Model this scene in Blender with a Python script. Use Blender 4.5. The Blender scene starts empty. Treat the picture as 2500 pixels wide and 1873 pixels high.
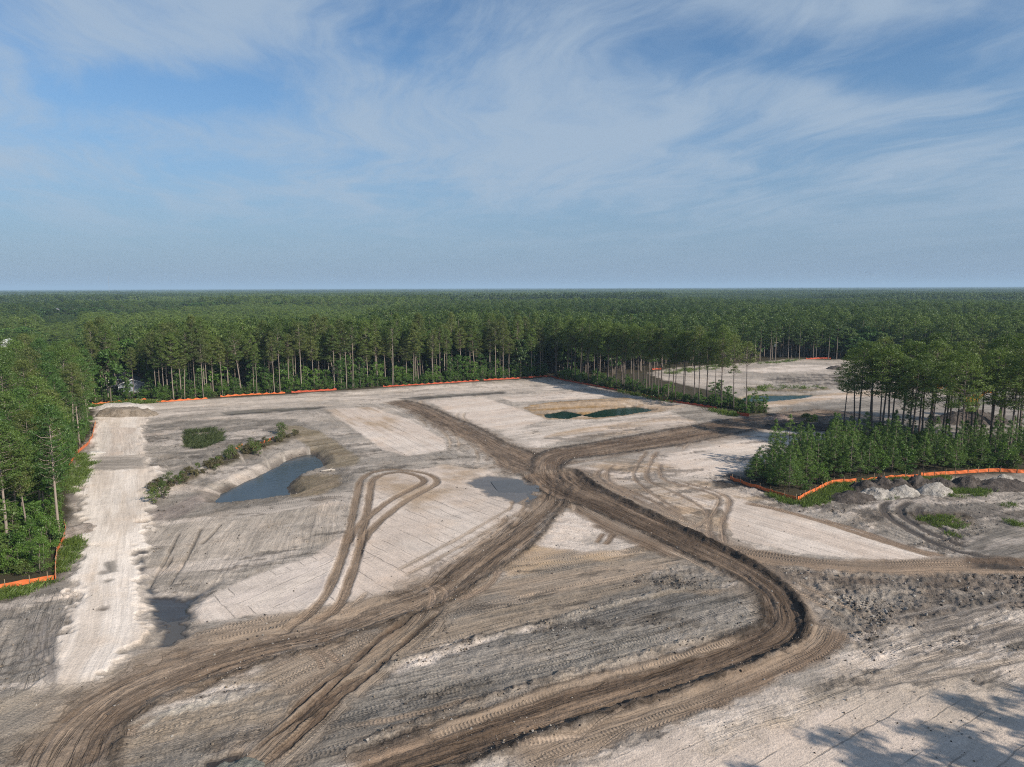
import bpy, bmesh, math, random
import numpy as np
from mathutils import Matrix, Vector

scene = bpy.context.scene
COL = scene.collection
rng = np.random.default_rng(7)
random.seed(7)

# ------------------------------------------------------------------ camera
CAM_H = 35.0
FPX = 1250 / math.tan(math.radians(36))          # focal length in photo pixels (2500 wide)
PITCH = math.atan((936.5 - 703) / FPX)
ROLL = math.radians(0.18)
cam_data = bpy.data.cameras.new('camera')
cam_data.sensor_width = 36.0
cam_data.lens = 18.0 / math.tan(math.radians(36))
cam_data.clip_start = 0.5
cam_data.clip_end = 90000
cam = bpy.data.objects.new('camera', cam_data)
COL.objects.link(cam)
cam.matrix_world = (Matrix.Translation((0, 0, CAM_H)) @ Matrix.Rotation(math.pi / 2 - PITCH, 4, 'X')
                    @ Matrix.Rotation(-ROLL, 4, 'Z'))
scene.camera = cam

# ------------------------------------------------------------------ light
SUN_EL = math.radians(31.5)
SUN_DIR = Vector((0.80, -0.60, 0)).normalized() * math.cos(SUN_EL) + Vector((0, 0, math.sin(SUN_EL)))
sun_data = bpy.data.lights.new('sun', 'SUN')
sun_data.energy = 5.0
sun_data.angle = math.radians(0.6)
sun_data.color = (1.0, 0.91, 0.79)
sun = bpy.data.objects.new('sun', sun_data)
COL.objects.link(sun)
sun.rotation_euler = SUN_DIR.to_track_quat('Z', 'Y').to_euler()
sun.location = (60, -40, 90)

world = bpy.data.worlds.new('World')
scene.world = world
world.use_nodes = True
wn, wl = world.node_tree.nodes, world.node_tree.links
wn.clear()
scene.view_settings.view_transform = 'Standard'
scene.view_settings.look = 'None'
scene.view_settings.exposure = 0.27
scene.view_settings.gamma = 1.0
scene.view_settings.use_curve_mapping = False
scene.cycles.use_denoising = False
scene.cycles.use_adaptive_sampling = True
scene.cycles.adaptive_threshold = 0.012
scene.cycles.pixel_filter_type = 'BLACKMAN_HARRIS'
scene.cycles.filter_width = 1.1
scene.cycles.max_bounces = 5
scene.cycles.diffuse_bounces = 2
scene.cycles.glossy_bounces = 2
scene.cycles.transmission_bounces = 2
scene.cycles.volume_bounces = 0
scene.cycles.transparent_max_bounces = 4
scene.cycles.caustics_reflective = False
scene.cycles.caustics_refractive = False


class NT:
    """tiny helper to write node trees as expressions"""
    def __init__(self, tree):
        self.t = tree
    def n(self, kind, **kw):
        nd = self.t.nodes.new(kind)
        for k, v in kw.items():
            setattr(nd, k, v)
        return nd
    def put(self, sock, v):
        if v is None:
            return
        if hasattr(v, 'is_output'):
            self.t.links.new(v, sock)
        else:
            sock.default_value = v
    def math(self, op, a, b=None, c=None, clamp=False):
        nd = self.n('ShaderNodeMath', operation=op, use_clamp=clamp)
        for i, v in enumerate((a, b, c)):
            self.put(nd.inputs[i], v)
        return nd.outputs[0]
    def vmath(self, op, a, b=None):
        nd = self.n('ShaderNodeVectorMath', operation=op)
        self.put(nd.inputs[0], a)
        if b is not None:
            self.put(nd.inputs[1], b)
        return nd.outputs['Value'] if op in ('LENGTH', 'DOT_PRODUCT', 'DISTANCE') else nd.outputs[0]
    def comb(self, x, y, z=0.0):
        nd = self.n('ShaderNodeCombineXYZ')
        for i, v in enumerate((x, y, z)):
            self.put(nd.inputs[i], v)
        return nd.outputs[0]
    def sep(self, v):
        nd = self.n('ShaderNodeSeparateXYZ')
        self.put(nd.inputs[0], v)
        return nd.outputs[0], nd.outputs[1], nd.outputs[2]
    def noise(self, vec, scale=1.0, detail=4.0, rough=0.55, dist=0.0, dim='3D'):
        nd = self.n('ShaderNodeTexNoise', noise_dimensions=dim)
        self.put(nd.inputs['Vector'], vec)
        self.put(nd.inputs['Scale'], scale)
        self.put(nd.inputs['Detail'], detail)
        self.put(nd.inputs['Roughness'], rough)
        self.put(nd.inputs['Distortion'], dist)
        return nd.outputs['Fac']
    def remap(self, v, a, b, c=0.0, d=1.0, smooth=True):
        nd = self.n('ShaderNodeMapRange', interpolation_type='SMOOTHSTEP' if smooth else 'LINEAR')
        self.put(nd.inputs[0], v)
        for i, x in enumerate((a, b, c, d)):
            self.put(nd.inputs[i + 1], x)
        return nd.outputs[0]
    def mix(self, f, a, b, blend='MIX'):
        nd = self.n('ShaderNodeMix', data_type='RGBA', blend_type=blend)
        self.put(nd.inputs[0], f)
        self.put(nd.inputs[6], a)
        self.put(nd.inputs[7], b)
        return nd.outputs[2]
    def attr(self, name):
        return self.n('ShaderNodeAttribute', attribute_name=name)


# sky: nishita air plus a sheet of procedural cirrus
W = NT(world.node_tree)
sky = W.n('ShaderNodeTexSky', sky_type='NISHITA')
sky.sun_disc = False
sky.sun_elevation = SUN_EL
sky.sun_rotation = math.atan2(SUN_DIR.x, SUN_DIR.y)
sky.altitude = 0
sky.air_density = 1.0
sky.dust_density = 0.6
sky.ozone_density = 2.2
tc = W.n('ShaderNodeTexCoord').outputs['Generated']
dx, dy, dz = W.sep(tc)
zz = W.math('MAXIMUM', W.math('ADD', dz, 0.06), 0.03)
pxx, pyy = W.math('DIVIDE', dx, zz), W.math('DIVIDE', dy, zz)      # position on a flat cloud deck
p0 = W.comb(pxx, pyy, 0)
warp = W.n('ShaderNodeTexNoise', noise_dimensions='3D')
W.put(warp.inputs['Vector'], p0); warp.inputs['Scale'].default_value = 0.55; warp.inputs['Detail'].default_value = 3
wv = W.vmath('MULTIPLY', W.vmath('SUBTRACT', warp.outputs['Color'], (0.5, 0.5, 0.5)), (1.5, 1.3, 0))
pw = W.vmath('ADD', p0, wv)
wx, wy, _ = W.sep(pw)
bx, by, _ = W.sep(W.vmath('ADD', p0, W.vmath('MULTIPLY', wv, (0.45, 0.45, 0))))
fibre = W.noise(W.comb(W.math('MULTIPLY', W.math('ADD', wx, W.math('MULTIPLY', wy, 0.18)), 1.6), W.math('MULTIPLY', wy, 0.55), 3.1), 1.0, 7.0, 0.60)
puff = W.noise(W.comb(W.math('MULTIPLY', wx, 1.1), W.math('MULTIPLY', wy, 0.7), 8.7), 1.0, 8.0, 0.58)


def blob(cx, cy, rx, ry, amp):
    a = W.math('DIVIDE', W.math('SUBTRACT', bx, cx), rx)
    b = W.math('DIVIDE', W.math('SUBTRACT', by, cy), ry)
    r2 = W.math('ADD', W.math('MULTIPLY', a, a), W.math('MULTIPLY', b, b))
    return W.math('MULTIPLY', W.math('POWER', 2.718, W.math('MULTIPLY', r2, -1.0)), amp)


cover = W.math('ADD', W.math('MULTIPLY', fibre, 0.46), W.math('MULTIPLY', puff, 0.64))
for b in ((0.25, 3.6, 0.80, 1.1, 0.17), (-0.55, 2.65, 0.32, 0.30, -0.15), (0.70, 2.55, 0.36, 0.36, -0.17), (1.2, 2.25, 0.75, 0.2, 0.15), (1.35, 2.85, 0.35, 0.22, -0.12), (1.3, 3.3, 0.32, 0.28, 0.12),
          (-1.5, 3.05, 0.75, 0.25, -0.15), (-1.15, 2.5, 0.5, 0.22, 0.10), (-1.4, 3.75, 0.65, 0.42, 0.09), (1.02, 3.5, 0.18, 0.4, -0.12)):
    cover = W.math('ADD', cover, blob(*b))
wisp = W.noise(W.comb(W.math('MULTIPLY', W.math('ADD', wx, W.math('MULTIPLY', wy, 0.25)), 6.0), W.math('MULTIPLY', wy, 1.3), 5.5), 1.0, 5.0, 0.62)
cover = W.math('ADD', cover, W.math('MULTIPLY', W.math('SUBTRACT', wisp, 0.5), 0.32))
cloud = W.math('MULTIPLY', W.remap(cover, 0.40, 0.74, 0.0, 1.0), W.remap(dz, 0.02, 0.15, 0.10, 1.0))
veil = W.remap(dz, -0.02, 0.30, 0.88, 0.0)                           # thin even veil low in the sky
sky_rgb = W.mix(1.0, sky.outputs[0], (0.74, 0.95, 1.10, 1), 'MULTIPLY')
sky_col = W.mix(veil, sky_rgb, (2.30, 3.18, 4.60, 1))
sky_col = W.mix(W.math('MULTIPLY', cloud, 0.80), sky_col, (3.85, 4.80, 5.95, 1))
bg = W.n('ShaderNodeBackground')
W.put(bg.inputs[0], sky_col)
bg.inputs[1].default_value = 0.088
wo = W.n('ShaderNodeOutputWorld')
wl.new(bg.outputs[0], wo.inputs[0])
world.cycles.sampling_method = 'MANUAL'
world.cycles.sample_map_resolution = 512

# ------------------------------------------------------------------ numpy helpers
SC = 2500 / 2212.0


def P(X, Y, z=0.0):
    """where the line of sight through a point of the photograph (2212 px wide copy) meets the level z"""
    x = X * SC - 1250; y = 936.5 - Y * SC
    c, s = math.cos(ROLL), math.sin(ROLL)
    x, y = x * c + y * s, -x * s + y * c
    dyy = FPX * math.cos(PITCH) + y * math.sin(PITCH)
    dzz = -FPX * math.sin(PITCH) + y * math.cos(PITCH)
    t = (z - CAM_H) / dzz
    return np.array((x * t, dyy * t))


def PL(pts, z=0.0):
    return np.array([P(a, b, z) for a, b in pts])


_tab = rng.random((256, 256)).astype(np.float32)


def vnoise(x, y):
    xi = np.floor(x); yi = np.floor(y)
    fx = (x - xi).astype(np.float32); fy = (y - yi).astype(np.float32)
    xi = xi.astype(np.int64) & 255; yi = yi.astype(np.int64) & 255
    x1 = (xi + 1) & 255; y1 = (yi + 1) & 255
    fx = fx * fx * (3 - 2 * fx); fy = fy * fy * (3 - 2 * fy)
    a = _tab[xi, yi]; b = _tab[x1, yi]; c = _tab[xi, y1]; d = _tab[x1, y1]
    return (a + (b - a) * fx) * (1 - fy) + (c + (d - c) * fx) * fy


def fbm(x, y, o=4, g=0.55):
    s = 0; a = 1.0; n = 0
    for i in range(o):
        s = s + a * vnoise(x * 2.03 ** i + 17.3 * i, y * 2.03 ** i + 9.1 * i); n += a; a *= g
    return s / n


def sstep(a, b, x):
    t = np.clip((x - a) / (b - a), 0, 1)
    return t * t * (3 - 2 * t)


def inside(poly, x, y):
    r = np.zeros(x.shape, bool)
    n = len(poly)
    for i in range(n):
        x1, y1 = poly[i]; x2, y2 = poly[(i + 1) % n]
        if y1 == y2:
            continue
        c = ((y1 > y) != (y2 > y)) & (x < (x2 - x1) * (y - y1) / (y2 - y1) + x1)
        r ^= c
    return r


def seg_dist(x, y, a, b):
    d = b - a; L2 = max(float(d @ d), 1e-9)
    t = np.clip(((x - a[0]) * d[0] + (y - a[1]) * d[1]) / L2, 0, 1)
    return np.hypot(x - a[0] - t * d[0], y - a[1] - t * d[1]), t


def poly_sd(poly, x, y):
    """signed distance, positive inside"""
    m = np.full(x.shape, 1e9)
    n = len(poly)
    for i in range(n):
        d, _ = seg_dist(x, y, poly[i], poly[(i + 1) % n])
        m = np.minimum(m, d)
    return np.where(inside(poly, x, y), m, -m)


def spline(pts, per=6):
    p = np.asarray(pts, float)
    q = np.vstack([2 * p[0] - p[1], p, 2 * p[-1] - p[-2]])
    out = []
    for i in range(1, len(q) - 2):
        for k in range(per):
            t = k / per
            out.append(0.5 * (2 * q[i] + (q[i + 1] - q[i - 1]) * t + (2 * q[i - 1] - 5 * q[i] + 4 * q[i + 1] - q[i + 2]) * t * t
                              + (3 * q[i] - q[i - 1] - 3 * q[i + 1] + q[i + 2]) * t ** 3))
    out.append(q[-2])
    return np.array(out)


# ------------------------------------------------------------------ object helpers
def link(o, parent=None):
    COL.objects.link(o)
    if parent is not None:
        o.parent = parent
    return o


def tag(o, label=None, cat=None, group=None, kind=None):
    if label: o['label'] = label
    if cat: o['category'] = cat
    if group: o['group'] = group
    if kind: o['kind'] = kind
    return o


def empty(name, loc=(0, 0, 0), rz=0.0, s=1.0):
    o = bpy.data.objects.new(name, None)
    o.empty_display_size = 0.3
    o.location = loc; o.rotation_euler = (0, 0, rz); o.scale = (s, s, s)
    return link(o)


class MB:
    """collects faces, then becomes one mesh"""
    def __init__(self):
        self.v = []; self.f = []; self.m = []
    def add(self, vs, fs, mi=0):
        b = len(self.v)
        self.v += [tuple(p) for p in vs]
        self.f += [tuple(b + i for i in f) for f in fs]
        self.m += [mi] * len(fs)
        return self
    def box(self, c, s, rz=0.0, mi=0, rx=0.0, ry=0.0):
        R = Matrix.Rotation(rz, 3, 'Z') @ Matrix.Rotation(ry, 3, 'Y') @ Matrix.Rotation(rx, 3, 'X')
        vs = [Vector(c) + R @ Vector((sx * s[0] / 2, sy * s[1] / 2, sz * s[2] / 2)) for sx in (-1, 1) for sy in (-1, 1) for sz in (-1, 1)]
        return self.add(vs, [(0, 1, 3, 2), (4, 6, 7, 5), (0, 4, 5, 1), (2, 3, 7, 6), (0, 2, 6, 4), (1, 5, 7, 3)], mi)
    def tube(self, pts, rad, n=7, mi=0, cap=True):
        pts = [Vector(p) for p in pts]
        rings = []
        for i, p in enumerate(pts):
            d = (pts[min(i + 1, len(pts) - 1)] - pts[max(i - 1, 0)]).normalized()
            a = d.cross(Vector((0.31, 0.95, 0.05)) if abs(d.z) > 0.8 else Vector((0, 0, 1))).normalized()
            b = d.cross(a)
            r = rad[i] if hasattr(rad, '__len__') else rad
            rings.append([p + (a * math.cos(2 * math.pi * k / n) + b * math.sin(2 * math.pi * k / n)) * r for k in range(n)])
        vs = [q for rr in rings for q in rr]
        fs = [(i * n + k, i * n + (k + 1) % n, (i + 1) * n + (k + 1) % n, (i + 1) * n + k) for i in range(len(pts) - 1) for k in range(n)]
        if cap:
            fs += [tuple(range(n))[::-1], tuple((len(pts) - 1) * n + k for k in range(n))]
        return self.add(vs, fs, mi)
    def prism(self, prof, y0, y1, mi=0):
        """profile in x,z pushed along y"""
        n = len(prof)
        vs = [(x, y0, z) for x, z in prof] + [(x, y1, z) for x, z in prof]
        fs = [tuple(range(n)), tuple(range(2 * n - 1, n - 1, -1))] + [(i, i + n, (i + 1) % n + n, (i + 1) % n) for i in range(n)]
        return self.add(vs, fs, mi)
    def mesh(self, name, mats, smooth=False):
        me = bpy.data.meshes.new(name)
        me.from_pydata([tuple(v) for v in self.v], [], self.f)
        for m in (mats if isinstance(mats, (list, tuple)) else [mats]):
            me.materials.append(m)
        if any(self.m):
            me.polygons.foreach_set('material_index', self.m)
        if smooth:
            me.polygons.foreach_set('use_smooth', [True] * len(self.f))
        me.update()
        return me
    def build(self, name, mats, parent=None, smooth=False):
        return link(bpy.data.objects.new(name, self.mesh(name, mats, smooth)), parent)


def fast_mesh(name, verts, quads, mats, smooth=True, mat_idx=None):
    me = bpy.data.meshes.new(name)
    nv, nf = len(verts), len(quads)
    k = quads.shape[1]
    me.vertices.add(nv); me.vertices.foreach_set('co', np.ascontiguousarray(verts, np.float32).ravel())
    me.loops.add(nf * k); me.loops.foreach_set('vertex_index', np.ascontiguousarray(quads, np.int32).ravel())
    me.polygons.add(nf); me.polygons.foreach_set('loop_start', np.arange(0, nf * k, k, dtype=np.int32))
    me.polygons.foreach_set('loop_total', np.full(nf, k, np.int32))
    if smooth:
        me.polygons.foreach_set('use_smooth', np.ones(nf, bool))
    for m in (mats if isinstance(mats, (list, tuple)) else [mats]):
        me.materials.append(m)
    if mat_idx is not None:
        me.polygons.foreach_set('material_index', np.asarray(mat_idx, np.int32))
    me.update(); me.validate()
    return me


# ------------------------------------------------------------------ plain materials
def mat_simple(name, col, rough=0.8, var=0.15, scale=2.0, metal=0.0, bump=0.0, coord='Object'):
    m = bpy.data.materials.new(name); m.use_nodes = True
    t = NT(m.node_tree)
    b = m.node_tree.nodes['Principled BSDF']
    co = t.n('ShaderNodeTexCoord').outputs[coord]
    nz = t.noise(co, scale, 5, 0.6)
    lo = tuple(c * (1 - var) for c in col) + (1,)
    hi = tuple(min(1, c * (1 + var)) for c in col) + (1,)
    t.put(b.inputs['Base Color'], t.mix(nz, lo, hi))
    b.inputs['Roughness'].default_value = rough
    b.inputs['Metallic'].default_value = metal
    b.inputs['Specular IOR Level'].default_value = 0.3
    if bump:
        bp = t.n('ShaderNodeBump'); bp.inputs['Strength'].default_value = bump
        t.put(bp.inputs['Height'], nz); t.put(b.inputs['Normal'], bp.outputs[0])
    return m


def mat_leaf(name, dark, light, trans=0.3):
    m = bpy.data.materials.new(name); m.use_nodes = True
    t = NT(m.node_tree); m.node_tree.nodes.clear()
    oi = t.n('ShaderNodeObjectInfo').outputs['Random']
    geo = t.n('ShaderNodeNewGeometry')
    nz = t.noise(geo.outputs['Position'], 0.55, 3, 0.6)
    f = t.math('ADD', t.math('MULTIPLY', oi, 0.6), t.math('MULTIPLY', geo.outputs['Random Per Island'], 0.35))
    tone = t.n('ShaderNodeAttribute', attribute_name='tone', attribute_type='INSTANCER').outputs['Fac']
    f = t.math('ADD', f, tone)
    f = t.math('ADD', f, t.math('SUBTRACT', t.math('MULTIPLY', nz, 0.7), 0.35), clamp=True)
    col = t.mix(f, dark + (1,), light + (1,))
    d = t.n('ShaderNodeBsdfDiffuse'); t.put(d.inputs[0], col)
    tr = t.n('ShaderNodeBsdfTranslucent'); t.put(tr.inputs[0], t.mix(0.4, col, (light[0] * 1.1, light[1] * 1.15, light[2] * 0.6, 1)))
    ms = t.n('ShaderNodeMixShader'); ms.inputs[0].default_value = trans
    m.node_tree.links.new(d.outputs[0], ms.inputs[1]); m.node_tree.links.new(tr.outputs[0], ms.inputs[2])
    gl = t.n('ShaderNodeBsdfGlossy'); gl.inputs['Roughness'].default_value = 0.45; gl.inputs[0].default_value = (0.6, 0.65, 0.6, 1)
    m2 = t.n('ShaderNodeMixShader'); m2.inputs[0].default_value = 0.03
    m.node_tree.links.new(ms.outputs[0], m2.inputs[1]); m.node_tree.links.new(gl.outputs[0], m2.inputs[2])
    o = t.n('ShaderNodeOutputMaterial')
    m.node_tree.links.new(m2.outputs[0], o.inputs[0])
    return m


def mat_bark(name, col, col2):
    m = bpy.data.materials.new(name); m.use_nodes = True
    t = NT(m.node_tree); b = m.node_tree.nodes['Principled BSDF']
    co = t.n('ShaderNodeTexCoord').outputs['Object']
    x, y, z = t.sep(co)
    nz = t.noise(t.comb(t.math('MULTIPLY', x, 5.0), t.math('MULTIPLY', y, 5.0), t.math('MULTIPLY', z, 0.9)), 1.0, 5, 0.65)
    oi = t.n('ShaderNodeObjectInfo').outputs['Random']
    f = t.math('ADD', t.math('MULTIPLY', nz, 0.8), t.math('MULTIPLY', t.math('SUBTRACT', oi, 0.4), 0.5), clamp=True)
    t.put(b.inputs['Base Color'], t.mix(f, col + (1,), col2 + (1,)))
    b.inputs['Roughness'].default_value = 0.9; b.inputs['Specular IOR Level'].default_value = 0.15
    bp = t.n('ShaderNodeBump'); bp.inputs['Strength'].default_value = 0.6
    t.put(bp.inputs['Height'], nz); t.put(b.inputs['Normal'], bp.outputs[0])
    return m


M_PINE = mat_leaf('pine_needles', (0.050, 0.086, 0.023), (0.155, 0.215, 0.046), 0.36)
M_PINE_OLIVE = mat_leaf('pine_needles_olive', (0.066, 0.088, 0.028), (0.170, 0.205, 0.052), 0.36)
M_PINE_FAR = mat_leaf('pine_needles_far', (0.044, 0.080, 0.025), (0.160, 0.222, 0.050), 0.36)
M_YOUNG = mat_leaf('young_pine_needles', (0.055, 0.105, 0.026), (0.145, 0.230, 0.050))
M_BROAD = mat_leaf('broad_leaves', (0.060, 0.125, 0.024), (0.150, 0.255, 0.045), 0.35)
M_BROAD_DARK = mat_leaf('broad_leaves_dark', (0.042, 0.092, 0.024), (0.108, 0.195, 0.040), 0.3)
M_NEARPINE = mat_leaf('near_pine_needles', (0.055, 0.098, 0.024), (0.150, 0.225, 0.048))
M_BUSH = mat_leaf('bush_leaves', (0.055, 0.085, 0.024), (0.140, 0.190, 0.046), 0.3)
M_DRYBUSH = mat_leaf('brushwood_leaves', (0.075, 0.066, 0.034), (0.165, 0.145, 0.070), 0.25)
M_GRASS = mat_leaf('grass_blades', (0.070, 0.115, 0.024), (0.165, 0.225, 0.046), 0.35)
M_REED = mat_leaf('reed_blades', (0.045, 0.065, 0.025), (0.095, 0.115, 0.045), 0.3)
M_BARK = mat_bark('pine_bark', (0.145, 0.115, 0.095), (0.34, 0.285, 0.24))
M_BARK_SHADED = mat_bark('shaded_pine_bark', (0.075, 0.060, 0.052), (0.19, 0.155, 0.135))  # pine bark darkened to hold the shade on the right-hand trunks
M_TWIG = mat_bark('twig_bark', (0.12, 0.10, 0.08), (0.26, 0.22, 0.18))
M_ORANGE = mat_simple('orange_fabric', (0.62, 0.150, 0.045), 0.65, 0.28, 1.6, bump=0.3)
M_ORANGE_DARK = mat_simple('weathered_orange_fabric', (0.46, 0.085, 0.040), 0.7, 0.30, 1.5)
M_STAKE = mat_simple('stake_wood', (0.30, 0.22, 0.14), 0.85)
M_WHITE = mat_simple('white_paint', (0.74, 0.74, 0.73), 0.6, 0.06)
M_GREYSIDING = mat_simple('grey_siding', (0.235, 0.255, 0.30), 0.7, 0.08)
M_ROOF = mat_simple('dark_shingles', (0.045, 0.045, 0.055), 0.85, 0.3, 6.0)
M_ROOFGREY = mat_simple('grey_shingles', (0.20, 0.20, 0.235), 0.8, 0.15, 3.0)
M_GLASS = mat_simple('dark_window_glass', (0.012, 0.014, 0.018), 0.08, 0.0)
M_CREAM = mat_simple('cream_siding', (0.55, 0.52, 0.47), 0.7, 0.08)
M_YELLOW = mat_simple('machine_yellow', (0.62, 0.30, 0.035), 0.45, 0.12, 3.0)
M_RUST = mat_simple('worn_orange_paint', (0.50, 0.20, 0.045), 0.5, 0.2, 3.0)
M_STEEL = mat_simple('worn_dark_steel', (0.05, 0.048, 0.045), 0.55, 0.3, 4.0, metal=0.3)
M_TYRE = mat_simple('tyre_rubber', (0.022, 0.022, 0.022), 0.8)
M_POLE = mat_simple('weathered_pole', (0.33, 0.29, 0.25), 0.85)
M_GALV = mat_simple('galvanised_steel', (0.42, 0.43, 0.45), 0.45, 0.1, 2.0, metal=0.4)
M_DEADWOOD = mat_simple('bleached_wood', (0.55, 0.49, 0.42), 0.85, 0.2, 4.0)


def mat_water(name, col, rough=0.05, ripple=0.05, rscale=1.2):
    m = bpy.data.materials.new(name); m.use_nodes = True
    t = NT(m.node_tree); b = m.node_tree.nodes['Principled BSDF']
    co = t.n('ShaderNodeTexCoord').outputs['Object']
    nz = t.noise(co, 0.35, 3, 0.5)
    t.put(b.inputs['Base Color'], t.mix(nz, tuple(c * 0.8 for c in col) + (1,), tuple(c * 1.2 for c in col) + (1,)))
    b.inputs['Roughness'].default_value = rough
    b.inputs['IOR'].default_value = 1.33
    bp = t.n('ShaderNodeBump'); bp.inputs['Strength'].default_value = ripple; bp.inputs['Distance'].default_value = 0.2
    t.put(bp.inputs['Height'], t.noise(co, rscale, 4, 0.6)); t.put(b.inputs['Normal'], bp.outputs[0])
    return m


M_POND = mat_water('pond_water', (0.046, 0.056, 0.060), 0.09, 0.22)
M_POND.node_tree.nodes['Principled BSDF'].inputs['Specular IOR Level'].default_value = 0.34
M_PUDDLE = mat_water('puddle_water', (0.085, 0.078, 0.070), 0.16, 0.06)
M_PUDDLE.node_tree.nodes['Principled BSDF'].inputs['Specular IOR Level'].default_value = 0.28
M_GREENWATER = mat_water('green_pond_water', (0.008, 0.030, 0.022), 0.10, 0.12)
M_GREENWATER.node_tree.nodes['Principled BSDF'].inputs['Specular IOR Level'].default_value = 0.20
M_MARSH = mat_water('marsh_water', (0.012, 0.013, 0.009), 0.12, 0.15)
M_MARSH.node_tree.nodes['Principled BSDF'].inputs['Specular IOR Level'].default_value = 0.18

# ------------------------------------------------------------------ the ground sheet
az = np.concatenate([np.linspace(-110, -44, 14)[:-1], np.linspace(-44, 44, 1130), np.linspace(44, 110, 14)[1:]]) * math.pi / 180
inv = np.linspace(1 / 41.0, 1 / 430.0, 640)
rad = np.concatenate([np.array([6, 12, 18, 24, 30, 35, 38]), 1 / inv, np.geomspace(445, 60000, 60)])
RR, AA = np.meshgrid(rad, az, indexing='ij')
GX = (RR * np.sin(AA)).ravel(); GY = (RR * np.cos(AA)).ravel()
N = GX.size
nr, na = len(rad), len(az)

SITE = PL([(-400, 1330), (0, 1283), (126, 1256), (132, 1190), (150, 1130), (152, 1010), (203, 930), (204, 877), (330, 869), (620, 853), (830, 838),
           (1150, 818), (1188, 815), (1320, 842), (1550, 886), (1640, 903), (1720, 915), (1830, 944), (1790, 965), (1650, 1000), (1570, 1030),
           (1721, 1082), (1800, 1045), (1990, 1031), (2212, 1021), (2700, 1012), (3600, 1500), (3000, 2600), (-2000, 2600)])
CLEAR = PL([(1400, 806), (1450, 795), (1560, 787), (1650, 782), (1700, 776), (1900, 778), (2212, 790), (2600, 800), (2600, 960), (2212, 975), (2050, 965), (1900, 935),
            (1800, 915), (1700, 900), (1655, 890), (1660, 876), (1600, 862), (1560, 846), (1480, 832), (1430, 820)])

GH = np.zeros(N)                                   # height
GC = np.zeros((N, 3))                              # soil colour
GU = GX.copy(); GV = GY.copy()                     # flow coordinates
GS = np.full(N, 0.3)                               # streak strength
GT = np.zeros(N); GL = np.zeros(N); GK = np.full(N, 0.25); GW = np.zeros(N)

WHITE = (0.590, 0.525, 0.478); PALE = (0.440, 0.392, 0.352); PINK = (0.535, 0.460, 0.408); TAN = (0.385, 0.300, 0.225)
GREY = (0.215, 0.195, 0.175); SILT = (0.315, 0.284, 0.255); MUD = (0.134, 0.099, 0.075); MUD2 = (0.195, 0.147, 0.112)
DARK = (0.072, 0.062, 0.056); OCHRE = (0.310, 0.200, 0.095); OLIVE = (0.200, 0.165, 0.115); WETC = (0.075, 0.070, 0.068)
FLOOR = (0.052, 0.046, 0.030); TREADC = (0.290, 0.230, 0.180); BLUEGREY = (0.170, 0.161, 0.152)

GC[:] = FLOOR
n0 = fbm(GX * 0.09, GY * 0.09, 4)
near = (RR.ravel() < 460)


def paint(idx, m, c1, c2, u, v, streak=0.4, tread=0.0, line=0.0, clod=0.25, wet=0.0, warp=(0.05, 0.35), wander=0.5):
    nz = sstep(0.36, 0.64, fbm(u * warp[0] + 3.3, v * warp[1] + 1.7, 4, 0.6))[:, None]
    c = np.asarray(c1)[None] * (1 - nz) + np.asarray(c2 if c2 is not None else c1)[None] * nz
    GC[idx] += (c - GC[idx]) * m[:, None]
    v = v + wander * 2 * (fbm(u * 0.045 + 11.0, v * 0.16 + 3.0, 3, 0.6) - 0.5)
    big = m > 0.45
    j = idx[big]
    GU[j] = u[big]; GV[j] = v[big]
    for A, val in ((GS, streak), (GT, tread), (GL, line), (GK, clod), (GW, wet)):
        A[idx] += (val - A[idx]) * m


def region(pts, c1, c2=None, soft=0.6, en=1.2, es=0.35, flow=((0, 1000), (2212, 1000)), dz=0.0, slope=None, z=0.0, world_pts=None, **kw):
    poly = PL(pts, z) if world_pts is None else world_pts
    mg = soft + en + (slope or 0) + 1
    lo = poly.min(0) - mg; hi = poly.max(0) + mg
    idx = np.nonzero((GX > lo[0]) & (GX < hi[0]) & (GY > lo[1]) & (GY < hi[1]) & near)[0]
    if len(idx) == 0:
        return
    x, y = GX[idx], GY[idx]
    sd = poly_sd(poly, x, y) + en * 2 * (fbm(x * es, y * es, 4, 0.6) - 0.5)
    m = sstep(-soft, soft, sd)
    a, b = P(*flow[0]), P(*flow[1]); d = (b - a) / np.hypot(*(b - a))
    u = x * d[0] + y * d[1]; v = -x * d[1] + y * d[0]
    paint(idx, m, c1, c2, u, v, **kw)
    if dz:
        s = slope or soft
        GH[idx] += dz * sstep(-s, s, sd)
    return idx, m, u, v, sd


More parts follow.
